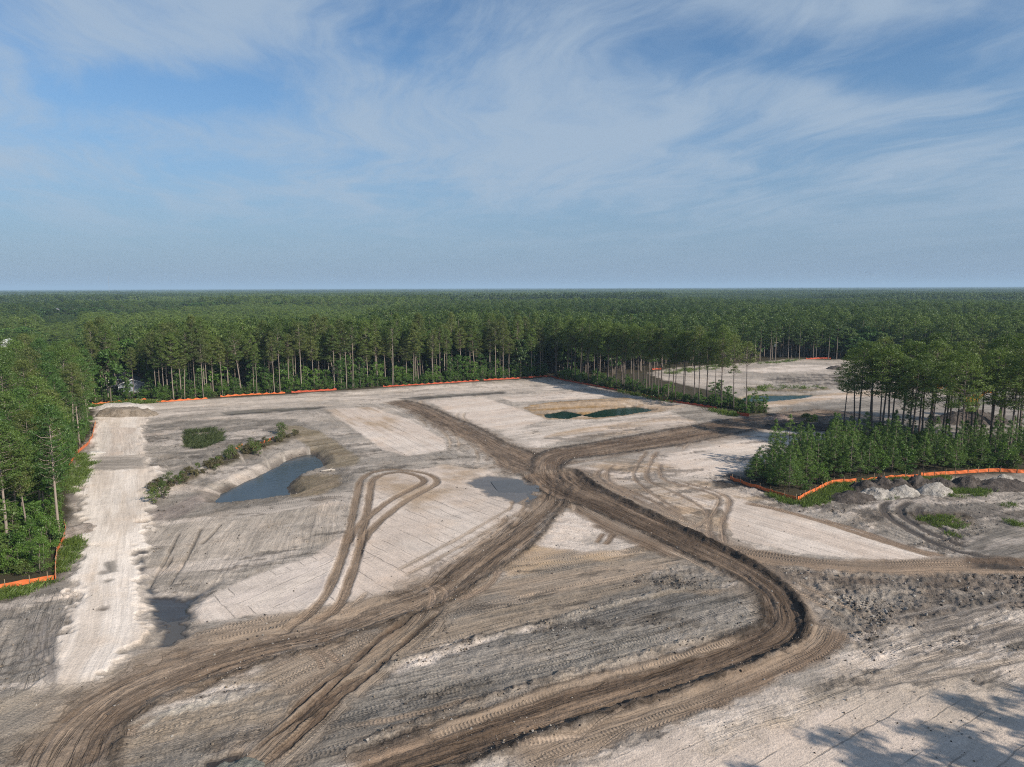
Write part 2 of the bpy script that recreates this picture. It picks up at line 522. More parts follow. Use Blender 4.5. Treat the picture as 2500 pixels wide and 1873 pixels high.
def ribbon(pairs, c1, c2=None, soft=0.5, en=0.5, depth=0.0, berm=(0, 0), bermcol=None, rut=0.0, rutf=1.1, per=5, raise_=0.0, hw=None, endfade=3.0, **kw):
    pr = np.array([[P(*a), P(*b)] for a, b in pairs]) if hw is None else np.array([[P(*a), P(*a)] for a in pairs])
    cen = spline(pr.mean(1), per)
    if hw is None:
        w = np.hypot(*(pr[:, 0] - pr[:, 1]).T) / 2
        w = spline(np.c_[w, w], per)[:, 0]
    else:
        w = np.full(len(cen), hw)
    mg = w.max() + soft + en + 2.5
    lo = cen.min(0) - mg; hi = cen.max(0) + mg
    idx = np.nonzero((GX > lo[0]) & (GX < hi[0]) & (GY > lo[1]) & (GY < hi[1]) & near)[0]
    x, y = GX[idx], GY[idx]
    best = np.full(len(idx), 1e9); U = np.zeros(len(idx)); V = np.zeros(len(idx)); Wd = np.ones(len(idx))
    s0 = 0.0
    for i in range(len(cen) - 1):
        a, b = cen[i], cen[i + 1]; L = np.hypot(*(b - a))
        l2 = np.minimum(a, b) - mg; h2 = np.maximum(a, b) + mg
        k = np.nonzero((x > l2[0]) & (x < h2[0]) & (y > l2[1]) & (y < h2[1]))[0]
        if len(k):
            d, t = seg_dist(x[k], y[k], a, b)
            g = d < best[k]
            kk = k[g]
            best[kk] = d[g]
            side = np.sign((b[0] - a[0]) * (y[kk] - a[1]) - (b[1] - a[1]) * (x[kk] - a[0]))
            V[kk] = d[g] * side; U[kk] = s0 + t[g] * L
            Wd[kk] = w[i] + (w[i + 1] - w[i]) * t[g]
        s0 += L
    ok = best < mg
    idx, x, y, U, V, Wd, best = idx[ok], x[ok], y[ok], U[ok], V[ok], Wd[ok], best[ok]
    e = Wd - best + en * 2 * (fbm(x * 0.5, y * 0.5, 3, 0.6) - 0.5)
    m = sstep(-soft, soft, e)
    if endfade:
        m = m * sstep(0, endfade, U) * sstep(0, endfade, s0 - U)
    paint(idx, m, c1, c2, U, V, **kw)
    GH[idx] += (raise_ - depth) * m
    if rut:
        Vw = V + 0.9 * (fbm(U * 0.045 + 1.0, V * 0.16 + 8.0, 3, 0.6) - 0.5) * 2
        r = fbm(U * 0.045 + 5.1, Vw * rutf + 2.2, 4, 0.66) - 0.5
        deep = -np.abs(fbm(U * 0.03 + 1.0, Vw * rutf * 0.7 + 7.7, 2) - 0.5)
        GH[idx] += rut * (2.0 * r + 1.3 * deep) * m
    for s, hgt in ((1, berm[0]), (-1, berm[1])):
        if hgt:
            q = (V * s - Wd)
            bm = np.exp(-(q / 0.65) ** 2) * (0.45 + 1.1 * fbm(U * 0.6, V * 0.9 + s * 5, 3, 0.7)) * sstep(0, 3, U) * sstep(0, 3, s0 - U)
            GH[idx] += hgt * bm
            if bermcol is not None:
                bb = np.clip(bm, 0, 1)[:, None] * 0.9
                GC[idx] += (np.asarray(bermcol)[None] - GC[idx]) * bb
                GK[idx] += (0.9 - GK[idx]) * np.clip(bm, 0, 1)
    return idx, m, U, V


def hole(pts, z, depth, bank, col=None, lo=0.12, hi_=0.5, **kw):
    """an excavation whose bottom outline is pts (seen at level z), banks climbing outward over `bank` metres"""
    poly = PL(pts, z)
    l_ = poly.min(0) - bank - 2; h_ = poly.max(0) + bank + 2
    idx = np.nonzero((GX > l_[0]) & (GX < h_[0]) & (GY > l_[1]) & (GY < h_[1]) & near)[0]
    x, y = GX[idx], GY[idx]
    sd = poly_sd(poly, x, y) + 0.9 * (fbm(x * 0.5, y * 0.5, 4, 0.6) - 0.5)
    f = np.clip((sd + bank) / bank, 0, 1.35)
    d = depth * f * f * (3 - 2 * np.clip(f, 0, 1)) if False else depth * np.where(f < 1, sstep(0, 1, f) * 0.35 + f * 0.65, 1 + (f - 1))
    GH[idx] -= d
    if col is not None:
        m = sstep(lo, hi_, f)
        paint(idx, m, col, tuple(c * 1.35 for c in col), x, y, **kw)
    return idx, f


# --- base of the cleared site
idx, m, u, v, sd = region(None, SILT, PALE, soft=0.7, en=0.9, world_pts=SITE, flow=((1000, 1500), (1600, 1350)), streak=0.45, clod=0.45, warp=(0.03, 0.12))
region(None, PALE, SILT, soft=1.0, en=2.0, world_pts=CLEAR, flow=((1500, 830), (1900, 850)), streak=0.6, clod=0.5, warp=(0.03, 0.12))
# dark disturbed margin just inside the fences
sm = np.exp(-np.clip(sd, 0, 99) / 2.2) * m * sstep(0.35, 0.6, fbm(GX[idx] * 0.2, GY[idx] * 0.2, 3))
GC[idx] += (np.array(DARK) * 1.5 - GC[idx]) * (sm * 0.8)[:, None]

# --- the back of the site
F1 = ((300, 880), (1100, 830))
region([(215, 890), (310, 872), (600, 858), (850, 840), (1180, 822), (1270, 838), (1050, 848), (800, 862), (560, 878), (420, 892), (300, 905), (230, 905)],
       WHITE, PALE, 0.8, 1.5, flow=F1, streak=0.55, clod=0.3, warp=(0.03, 0.2))
region([(300, 905), (420, 893), (700, 880), (760, 950), (800, 990), (640, 930), (480, 915), (330, 925)], SILT, PALE, 1, 2, flow=F1, streak=0.7, clod=0.5)
region([(640, 880), (900, 868), (1100, 940), (1150, 985), (1000, 990), (860, 990), (760, 930)], PALE, SILT, 1, 2, flow=((700, 880), (860, 985)), streak=0.7, clod=0.4)
region([(470, 892), (560, 884), (700, 878), (690, 884), (600, 889), (500, 897)], DARK, GREY, 0.8, 1.2, flow=F1, wet=0.9, clod=0.1, streak=0.5)
region([(850, 862), (960, 852), (1090, 846), (1100, 850), (1000, 857), (900, 865)], DARK, GREY, 0.8, 1.4, flow=F1, wet=0.8, clod=0.2, streak=0.6)
FP2 = ((705, 882), (870, 985))
region([(706, 884), (800, 878), (880, 905), (960, 950), (965, 972), (880, 984), (825, 970)], PINK, WHITE, 0.6, 0.6, flow=((800, 878), (955, 950)), line=0.9, streak=0.3, clod=0.15)
region([(706, 884), (800, 878), (860, 905), (830, 935), (780, 930)], TAN, PINK, 3.0, 2.0, flow=((800, 878), (955, 950)), line=0.8, streak=0.3, clod=0.15)
region([(925, 866), (1045, 858), (1185, 905), (1110, 930), (1030, 925)], WHITE, PINK, 0.6, 0.6, flow=((1000, 930), (1185, 905)), line=0.8, streak=0.3, clod=0.15)
region([(1070, 856), (1250, 845), (1310, 852), (1290, 862), (1110, 868)], WHITE, PINK, 0.6, 0.8, flow=F1, streak=0.3, clod=0.15)
region([(1080, 935), (1200, 912), (1440, 888), (1470, 900), (1250, 945), (1160, 970), (1100, 960)], PALE, WHITE, 1.0, 1.5, flow=((1100, 950), (1450, 895)), streak=0.5, clod=0.3)
region([(1180, 940), (1300, 915), (1450, 897), (1530, 912), (1400, 935), (1240, 952), (1170, 955)], PINK, TAN, 0.6, 0.6, flow=((1180, 948), (1500, 912)), streak=0.45, clod=0.15)
region([(1440, 884), (1500, 880), (1640, 905), (1560, 925), (1510, 915)], SILT, GREY, 1.0, 1.5, flow=((1180, 948), (1500, 912)), streak=0.6, clod=0.4)
# straw-covered borrow area with two water holes
region([(1128, 880), (1180, 872), (1350, 862), (1490, 878), (1440, 888), (1290, 905), (1180, 906)], OCHRE, TAN, 0.7, 0.8, flow=((1140, 884), (1450, 866)), streak=0.5, clod=0.5)
region([(1150, 877), (1190, 872), (1350, 862), (1440, 870), (1400, 873), (1310, 875), (1200, 881)], OCHRE, TAN, 0.7, 0.8, flow=((1140, 884), (1450, 866)), streak=0.5, clod=0.5, dz=0.7, slope=2.0)
hole([(1180, 897), (1219, 890), (1254, 897), (1222, 905), (1186, 903)], -0.4, 0.75, 1.3, (0.085, 0.062, 0.042), clod=0.6)
hole([(1264, 898), (1310, 886), (1370, 880), (1412, 887), (1342, 898), (1284, 902)], -0.4, 0.75, 1.3, (0.085, 0.062, 0.042), clod=0.6)

# --- around the main pond
region([(310, 920), (420, 905), (640, 905), (700, 930), (790, 985), (760, 1040), (700, 1080), (480, 1120), (320, 1150), (300, 1050)], SILT, GREY, 1.2, 1.5,
       flow=((310, 1040), (640, 930)), streak=0.5, clod=0.7, warp=(0.06, 0.15))
region([(315, 1095), (420, 1060), (560, 985), (650, 950), (690, 965), (600, 1010), (480, 1075), (450, 1110), (340, 1130)], (0.285, 0.245, 0.225), SILT, 1.2, 1.5,
       flow=((340, 1110), (650, 960)), streak=0.5, clod=0.6)
region([(600, 920), (640, 918), (700, 935), (780, 990), (765, 1005), (705, 1012), (660, 960), (630, 940)], OLIVE, (0.255, 0.215, 0.160), 0.6, 0.6,
       flow=((660, 960), (740, 945)), streak=0.8, clod=0.4)
region([(610, 1040), (640, 1030), (690, 1022), (730, 1025), (740, 1045), (690, 1070), (630, 1078), (612, 1060)], OLIVE, (0.235, 0.190, 0.140), 0.6, 0.8,
       flow=((620, 1070), (720, 1030)), streak=0.6, clod=0.6)
hole([(474, 1090), (490, 1068), (523, 1051), (571, 1029), (607, 1010), (643, 991), (668, 986), (682, 998), (688, 1011), (667, 1019), (638, 1028), (617, 1040),
      (607, 1056), (611, 1068), (621, 1076), (559, 1084), (500, 1091)], -1.4, 1.9, 3.4, (0.100, 0.085, 0.074), lo=0.22, hi_=0.62, clod=0.6)
region([(700, 1330), (560, 1355), (430, 1395), (300, 1440), (290, 1425), (420, 1375), (560, 1330), (720, 1305), (860, 1270), (920, 1245), (930, 1256), (860, 1290)], (0.345, 0.275, 0.215), TREADC, 0.8, 1.0, flow=((300, 1430), (720, 1315)), tread=1.3, streak=0.5, clod=0.3)
hole([(408, 945), (470, 938), (474, 955), (432, 968), (410, 966)], -0.6, 1.0, 2.0, (0.080, 0.070, 0.058), clod=0.6)
region([(310, 1062), (400, 1025), (500, 985), (560, 955), (640, 934), (648, 944), (560, 978), (480, 1012), (400, 1048), (330, 1082)], (0.070, 0.064, 0.040), (0.12, 0.095, 0.065),
       0.8, 1.2, flow=((310, 1062), (648, 944)), clod=0.9, dz=0.5, slope=1.5)

# --- field between the white road and the loop pad: rills run down towards the wet corner
region([(305, 1185), (330, 1130), (480, 1112), (700, 1075), (770, 1090), (720, 1180), (620, 1220), (540, 1250), (470, 1258), (400, 1290), (330, 1275), (300, 1230)],
       (0.43, 0.38, 0.335), (0.35, 0.312, 0.275), 1.0, 1.6, flow=((330, 1280), (430, 1150)), streak=0.65, clod=0.45, warp=(0.06, 0.3), wander=1.2)
region([(430, 1115), (560, 1092), (700, 1070), (760, 1060), (755, 1075), (650, 1100), (500, 1125)], PALE, SILT, 0.6, 0.6, flow=((430, 1115), (760, 1066)), streak=0.5, tread=0.8)
for a, b in (((318, 1272), (388, 1150)), ((362, 1270), (436, 1140)), ((430, 1180), (480, 1130)), ((345, 1240), (372, 1200))):
    ribbon([a, ((a[0] + b[0]) / 2 + 4, (a[1] + b[1]) / 2), b], DARK, GREY, 0.15, 0.15, depth=0.25, hw=0.16, clod=0.3, endfade=1.5)

# --- loop pad and the pads on the right
FL = ((820, 1105), (1010, 1190))
region([(400, 1318), (470, 1275), (560, 1240), (690, 1195), (770, 1130), (790, 1050), (830, 1025), (960, 1005), (1060, 1015), (1120, 1060), (1150, 1095), (1090, 1150),
        (990, 1215), (920, 1262), (830, 1290), (640, 1320), (440, 1345)], PINK, WHITE, 0.8, 0.8, flow=FL, line=1.0, streak=0.35, clod=0.15, warp=(0.05, 0.1))
region([(790, 1050), (830, 1025), (960, 1005), (1040, 1012), (1010, 1050), (900, 1100)], TAN, PINK, 2.5, 2.0, flow=FL, line=0.5, streak=0.35, clod=0.2, warp=(0.1, 0.1))
region([(470, 1300), (620, 1240), (740, 1190), (745, 1220), (700, 1290), (560, 1320)], (0.53, 0.47, 0.435), WHITE, 2.0, 2.0, flow=((500, 1310), (700, 1220)), line=0.8, streak=0.3, clod=0.12)
region([(1228, 1000), (1260, 988), (1450, 965), (1570, 942), (1690, 925), (1830, 942), (1760, 968), (1660, 1000), (1570, 1030), (1450, 1040), (1330, 1060), (1270, 1040)],
       WHITE, PINK, 0.8, 0.8, flow=((1300, 1010), (1700, 940)), line=0.12, streak=0.4, clod=0.12, warp=(0.04, 0.3))
region([(1250, 1010), (1330, 985), (1430, 985), (1480, 1030), (1500, 1060), (1440, 1080), (1330, 1060)], PINK, TAN, 2.0, 2.0, flow=((1260, 1030), (1480, 1060)), streak=0.7, clod=0.3)
region([(1330, 1065), (1500, 1030), (1600, 1045), (1700, 1085), (1640, 1150), (1560, 1165), (1450, 1120)], TAN, PINK, 1.5, 1.5, flow=((1350, 1070), (1600, 1150)), streak=0.7, clod=0.35)
region([(1560, 1095), (1600, 1080), (1680, 1095), (1900, 1155), (2040, 1205), (1900, 1210), (1740, 1195), (1580, 1160)], PINK, WHITE, 0.6, 0.7, flow=((1590, 1090), (1990, 1200)), streak=0.5, line=0.5, clod=0.12)
region([(1215, 1108), (1262, 1108), (1330, 1140), (1365, 1165), (1250, 1195), (1100, 1205), (1170, 1140)], WHITE, PINK, 0.6, 0.8, flow=((1180, 1150), (1340, 1170)), streak=0.5, clod=0.45)
region([(1080, 1205), (1140, 1175), (1250, 1195), (1440, 1170), (1480, 1180), (1300, 1230), (1090, 1245)], TAN, (0.42, 0.315, 0.215), 0.8, 1.0, flow=((1090, 1225), (1450, 1165)), tread=0.8, streak=0.5)

# --- the graded field inside the big bend
FG = ((900, 1420), (1560, 1262))
region([(880, 1340), (1000, 1290), (1120, 1240), (1300, 1210), (1500, 1180), (1640, 1270), (1655, 1330), (1600, 1370), (1300, 1450), (1060, 1530), (820, 1620), (640, 1670), (470, 1657), (640, 1540)],
       (0.215, 0.188, 0.160), (0.285, 0.235, 0.188), 1.0, 1.0, flow=FG, tread=1.0, streak=0.9, clod=0.4, warp=(0.02, 0.35))
region([(690, 1490), (820, 1440), (1000, 1385), (1250, 1315), (1450, 1275), (1600, 1285), (1635, 1320), (1600, 1352), (1400, 1405), (1200, 1455), (1000, 1510), (850, 1560), (700, 1560)],
       BLUEGREY, (0.245, 0.225, 0.202), 0.8, 1.0, flow=FG, tread=0.9, streak=1.0, clod=0.6, warp=(0.02, 0.4))
region([(830, 1440), (930, 1405), (1060, 1370), (1180, 1345), (1185, 1352), (1060, 1385), (930, 1425), (850, 1450)], PALE, WHITE, 0.5, 1.0, flow=FG, clod=0.9, streak=0.5)
region([(960, 1290), (1100, 1255), (1400, 1210), (1540, 1200), (1500, 1225), (1250, 1270), (1000, 1330)], (0.355, 0.285, 0.225), (0.275, 0.230, 0.190), 1.0, 1.2, flow=FG, tread=0.7, streak=0.9, clod=0.3, warp=(0.02, 0.4))
region([(1250, 1300), (1400, 1262), (1560, 1240), (1600, 1250), (1450, 1278), (1280, 1312)], (0.38, 0.305, 0.225), GREY, 0.6, 0.8, flow=FG, tread=0.6, streak=0.8, clod=0.5)
region([(1390, 1245), (1470, 1215), (1560, 1225), (1600, 1255), (1520, 1275), (1430, 1270)], SILT, GREY, 1.0, 1.5, flow=((1400, 1250), (1560, 1240)), clod=1.0, streak=0.6)
# --- the lower left field
FLL = ((330, 1580), (620, 1500))
region([(236, 1700), (245, 1590), (330, 1525), (430, 1490), (620, 1430), (740, 1425), (680, 1500), (560, 1600), (430, 1700)], (0.270, 0.225, 0.180), GREY, 0.8, 0.8, flow=FLL, tread=1.0, streak=0.7, clod=0.6, warp=(0.03, 0.3))
region([(255, 1556), (330, 1512), (480, 1482), (600, 1468), (605, 1482), (480, 1515), (360, 1552), (280, 1580)], (0.44, 0.40, 0.35), PALE, 0.5, 0.9, flow=FLL, clod=0.8, streak=0.3)
region([(-60, 1300), (140, 1268), (172, 1300), (130, 1400), (95, 1480), (140, 1520), (60, 1600), (-60, 1680)], SILT, GREY, 1.0, 1.5, flow=((60, 1500), (130, 1300)), clod=0.7, streak=1.0, warp=(0.05, 0.3))
region([(-60, 1520), (80, 1480), (220, 1450), (330, 1420), (200, 1500), (90, 1600), (-60, 1700)], (0.27, 0.235, 0.2), (0.33, 0.285, 0.235), 1.0, 1.2, flow=((20, 1600), (250, 1470)), tread=0.9, clod=0.4, streak=0.5)

# --- rough dark ground on the right
region([(1640, 1222), (1740, 1215), (2000, 1238), (2300, 1240), (2300, 1390), (2100, 1400), (1930, 1420), (1850, 1395), (1780, 1340), (1740, 1290)], (0.170, 0.146, 0.128), (0.345, 0.308, 0.272),
       1.8, 2.5, flow=((1700, 1250), (2212, 1280)), clod=1.4, streak=0.5, warp=(0.08, 0.14))
region([(1700, 1230), (1900, 1232), (2150, 1245), (2100, 1275), (1900, 1275), (1760, 1270)], (0.135, 0.112, 0.096), (0.285, 0.245, 0.21), 2.2, 3.5, flow=((1700, 1250), (2212, 1280)), clod=1.3, streak=0.5)
region([(1900, 1360), (2100, 1330), (2300, 1310), (2300, 1430), (2100, 1420), (1930, 1440), (1860, 1420)], (0.175, 0.160, 0.145), PALE, 1.2, 2.0, flow=((1900, 1430), (2212, 1330)), clod=0.8, streak=1.0)
FB = ((1700, 1650), (2000, 1480))
region([(1150, 1700), (1300, 1640), (1500, 1560), (1700, 1500), (1830, 1440), (1950, 1425), (2100, 1405), (2300, 1430), (2300, 1750), (1150, 1800)], PINK, (0.47, 0.405, 0.35), 0.9, 1.2,
       flow=FB, line=0.8, streak=0.25, clod=0.25, warp=(0.06, 0.12))
region([(1500, 1560), (1700, 1500), (1830, 1440), (1950, 1425), (2100, 1405), (2212, 1430), (2212, 1500), (2050, 1470), (1900, 1490), (1700, 1560), (1540, 1620)], PALE, (0.42, 0.36, 0.30), 1.5, 2.0,
       flow=((1500, 1600), (2000, 1430)), clod=0.5, streak=0.8)
region([(1740, 1090), (1850, 1070), (2000, 1055), (2300, 1040), (2300, 1235), (2050, 1205), (1900, 1150)], (0.165, 0.148, 0.135), SILT, 1.0, 1.6, flow=((1760, 1090), (2050, 1200)), clod=0.7, streak=0.8, warp=(0.05, 0.2))
region([(1760, 1100), (1830, 1100), (1900, 1130), (1880, 1150), (1800, 1130), (1740, 1108)], WHITE, SILT, 0.8, 1.6, flow=((1760, 1090), (2050, 1200)), clod=0.8, streak=0.5)
region([(2120, 1150), (2300, 1110), (2300, 1215), (2180, 1210), (2060, 1190)], (0.125, 0.112, 0.100), (0.19, 0.17, 0.15), 1.5, 2.0, flow=((2050, 1190), (2212, 1150)), streak=0.9, wet=0.3)
region([(1960, 1110), (2080, 1110), (2140, 1150), (2050, 1165), (1980, 1140)], (0.12, 0.10, 0.08), SILT, 1.0, 1.6, clod=1.0)
region([(1530, 1025), (1600, 1018), (1660, 1060), (1740, 1090), (1690, 1090), (1600, 1062), (1540, 1050)], DARK, GREY, 0.7, 1.0, flow=((1540, 1030), (1720, 1090)), clod=0.9)
region([(1660, 1075), (1730, 1090), (1800, 1105), (1780, 1120), (1700, 1098)], PALE, WHITE, 0.5, 0.8, clod=0.7)
# --- the second clearing behind the tree strip
FC = ((1600, 850), (1900, 842))
region([(1640, 900), (1700, 878), (1900, 862), (2212, 850), (2400, 850), (2400, 940), (2000, 950), (1800, 915)], (0.20, 0.185, 0.17), (0.29, 0.265, 0.24), 1.5, 2.5, flow=((1650, 890), (2000, 868)), streak=0.9, warp=(0.02, 0.12))
region([(1640, 905), (1700, 892), (1800, 885), (1900, 900), (2000, 950), (1850, 925), (1720, 912)], (0.11, 0.095, 0.085), GREY, 1.5, 2.5, flow=((1650, 890), (2000, 900)), streak=0.9, clod=0.9)
region([(1640, 872), (1720, 858), (1850, 845), (1950, 842), (1960, 850), (1850, 858), (1740, 868), (1660, 880)], TAN, PINK, 1.0, 1.0, flow=FC, streak=0.4)
region([(1650, 818), (1750, 806), (1850, 812), (1880, 830), (1780, 832), (1680, 828)], (0.13, 0.115, 0.105), SILT, 2.0, 3.5, flow=FC, clod=1.2, streak=0.8)
region([(1590, 800), (1700, 788), (1850, 790), (2000, 795), (1980, 806), (1800, 800), (1650, 806)], WHITE, PALE, 1.5, 2.5, flow=FC, streak=0.6)
region([(1600, 838), (1680, 832), (1780, 834), (1800, 842), (1720, 848), (1640, 846)], SILT, OLIVE, 1.0, 1.5, flow=FC, clod=1.0)
hole([(1600, 867), (1625, 855), (1690, 856), (1750, 855), (1720, 861), (1660, 867)], -0.4, 0.8, 1.8, (0.16, 0.13, 0.085), clod=0.5)

# --- wet hollows
def wet_hollow(pts, dz, c=WETC):
    region(pts, c, tuple(k * 1.2 for k in c), 0.7, 1.4, es=0.5, dz=dz, slope=1.2, wet=1.0, clod=0.06, streak=0.3)
wet_hollow([(316, 1260), (345, 1280), (400, 1284), (475, 1256), (440, 1290), (418, 1322), (412, 1372), (372, 1392), (330, 1402), (345, 1360), (318, 1310)], -0.42, (0.042, 0.039, 0.037))
wet_hollow([(1000, 1040), (1050, 1022), (1110, 1030), (1158, 1048), (1160, 1075), (1135, 1094), (1090, 1080), (1040, 1062)], -0.20, (0.110, 0.098, 0.088))
region([(300, 1170), (318, 1190), (312, 1240), (322, 1270), (305, 1260), (298, 1215)], DARK, WETC, 0.5, 0.9, wet=0.8, clod=0.8)

# --- blotches of grey silt and white sand all over the graded ground
mi = np.nonzero(near & (poly_sd(SITE, GX, GY) > 1.0) & (GY > 40))[0]
mx, my = GX[mi], GY[mi]
d_ = P(1200, 850) - P(400, 900); d_ /= np.hypot(*d_)
mu, mv = mx * d_[0] + my * d_[1], -mx * d_[1] + my * d_[0]
cal = np.where(GL[mi] > 0.3, 0.18, 1.0) * (1 - GW[mi]) * np.where(my > 175, 0.55, 1.0)
cal *= 1 - 0.8 * sstep(-2, 4, poly_sd(PL([(590, 915), (650, 912), (720, 935), (795, 990), (750, 1050), (640, 1090), (460, 1105), (480, 1050), (600, 990)]), mx, my))
g_ = sstep(0.53, 0.63, fbm(mu * 0.05 + 2, mv * 0.17 + 6, 5, 0.62)) * 0.55 * cal
GC[mi] += (np.array((0.20, 0.185, 0.17)) - GC[mi]) * g_[:, None]
w_ = sstep(0.55, 0.64, fbm(mu * 0.06 + 31, mv * 0.20 + 16, 5, 0.62)) * 0.55 * cal * np.where(GT[mi] > 0.45, 0.25, 1.0)
GC[mi] += (np.array(WHITE) - GC[mi]) * w_[:, None]
k_ = sstep(0.60, 0.66, fbm(mu * 0.10 + 71, mv * 0.34 + 46, 5, 0.66)) * 0.6 * cal
GC[mi] += (np.array((0.10, 0.088, 0.078)) - GC[mi]) * k_[:, None]
GK[mi] += 0.4 * k_

# --- brown stained margins spread from the roads by traffic
STAIN = dict(soft=3.0, en=2.5, streak=0.8, tread=0.5, clod=0.3, wander=0.9)
region([(560, 1470), (640, 1400), (800, 1360), (960, 1290), (1060, 1235), (1080, 1250), (960, 1330), (850, 1410), (740, 1470), (620, 1500)], (0.225, 0.178, 0.140), (0.290, 0.236, 0.188), 1.6, 1.5, flow=((600, 1470), (960, 1300)), tread=1.1, streak=0.7, clod=0.3)
region([(60, 1610), (180, 1500), (300, 1430), (420, 1395), (600, 1345), (820, 1285), (900, 1250), (940, 1260), (800, 1340), (400, 1440), (240, 1560), (150, 1680)], (0.235, 0.188, 0.150), (0.32, 0.265, 0.215), flow=((300, 1450), (800, 1310)), **STAIN)
region([(1130, 1000), (1200, 960), (1400, 930), (1560, 908), (1700, 890), (1720, 915), (1560, 950), (1400, 975), (1260, 1005)], (0.235, 0.190, 0.155), SILT, flow=((1200, 985), (1600, 915)), **STAIN)
region([(1060, 985), (960, 930), (840, 868), (890, 862), (1010, 910), (1140, 965), (1190, 1000), (1150, 1040)], (0.25, 0.205, 0.168), SILT, flow=((880, 875), (1150, 1000)), **STAIN)
region([(1225, 1010), (1260, 1010), (1400, 1085), (1560, 1160), (1700, 1225), (1770, 1300), (1790, 1370), (1720, 1400), (1700, 1330), (1600, 1240), (1440, 1170), (1290, 1110)], (0.20, 0.158, 0.128), (0.29, 0.235, 0.19), flow=((1300, 1090), (1600, 1220)), **STAIN)

# --- haul roads, newest last
TREADK = dict(tread=1.0, streak=0.7, clod=0.3)
ribbon([((905, 1290), (990, 1290)), ((830, 1368), (935, 1365)), ((742, 1440), (850, 1425)), ((650, 1512), (770, 1490)), ((560, 1585), (690, 1572)), ((480, 1645), (610, 1660)), ((420, 1710), (540, 1740))],
       (0.215, 0.168, 0.130), (0.265, 0.215, 0.170), 2.0, 1.6, depth=0.05, rut=0.20, rutf=0.75, tread=0.9, streak=0.9, clod=0.35)
for pts in ([(600, 1562), (646, 1521), (697, 1478), (744, 1450), (815, 1384), (880, 1335), (940, 1292)], [(600, 1600), (646, 1560), (713, 1505), (764, 1470), (822, 1443)], [(560, 1655), (646, 1584), (724, 1513), (800, 1455), (880, 1380), (960, 1310)], [(520, 1640), (590, 1585), (660, 1535), (720, 1480), (790, 1420)]):
    ribbon(pts, (0.070, 0.056, 0.046), MUD, 0.18, 0.25, depth=0.22, hw=0.28, berm=(0.10, 0.10), rut=0.06, streak=0.8, clod=0.5)
ribbon([((1840, 1340), (1752, 1345)), ((1805, 1400), (1728, 1392)), ((1700, 1462), (1640, 1428)), ((1560, 1522), (1500, 1480)), ((1400, 1578), (1330, 1538)), ((1250, 1632), (1180, 1592)), ((1130, 1690), (1040, 1650))],
       TREADC, MUD2, 0.6, 0.8, depth=0.02, rut=0.10, rutf=0.9, berm=(0.0, 0.15), tread=1.2, streak=0.8, clod=0.3)
ribbon([((1560, 1172), (1545, 1200)), ((1640, 1185), (1650, 1215)), ((1760, 1203), (1780, 1230)), ((1900, 1210), (1910, 1238)), ((2050, 1208), (2050, 1236)), ((2150, 1210), (2150, 1238)), ((2300, 1205), (2300, 1240))],
       (0.27, 0.205, 0.155), (0.20, 0.158, 0.125), 0.6, 0.8, rut=0.08, **TREADK)
ribbon([((2060, 1205), (2060, 1222)), ((2150, 1205), (2150, 1228)), ((2300, 1210), (2300, 1236))], DARK, MUD, 0.8, 1.0, rut=0.1, clod=0.6)
ribbon([((1235, 1062), (1225, 1085)), ((1290, 1095), (1270, 1118)), ((1370, 1130), (1340, 1160)), ((1450, 1165), (1420, 1190)), ((1520, 1198), (1480, 1215))],
       MUD2, (0.29, 0.235, 0.19), 0.8, 1.0, rut=0.10, tread=0.6, streak=0.9)
# white haul road on the left
ribbon([((70, 1530), (230, 1475)), ((95, 1470), (262, 1425)), ((125, 1390), (300, 1385)), ((158, 1305), (296, 1295)), ((180, 1215), (296, 1218)), ((193, 1130), (312, 1130)), ((202, 1050), (318, 1062)), ((211, 1000), (306, 1005)),
        ((216, 940), (292, 945)), ((226, 888), (312, 892))],
       (0.69, 0.63, 0.58), (0.59, 0.52, 0.46), 0.7, 2.6, raise_=0.35, rut=0.015, streak=0.45, clod=0.14, warp=(0.05, 0.4))
for pts, c in (([(215, 1265), (250, 1255)], GREY), ([(238, 1215), (243, 1245)], GREY), ([(205, 1322), (245, 1318)], MUD), ([(222, 1250), (226, 1235)], SILT)):
    a, b = pts
    ribbon([a, ((a[0] + b[0]) / 2, (a[1] + b[1]) / 2 + 1), b], c, SILT, 0.3, 0.5, hw=0.5, endfade=0.8, depth=0.06, wet=0.3)
region([(218, 925), (292, 925), (300, 960), (318, 955), (305, 985), (215, 990)], (0.60, 0.545, 0.50), (0.57, 0.49, 0.43), 0.6, 1.0, flow=((260, 990), (262, 930)), streak=0.6)
region([(205, 990), (310, 985), (318, 1015), (205, 1022)], SILT, PALE, 0.8, 1.0, flow=((200, 1000), (320, 1000)), streak=0.7)

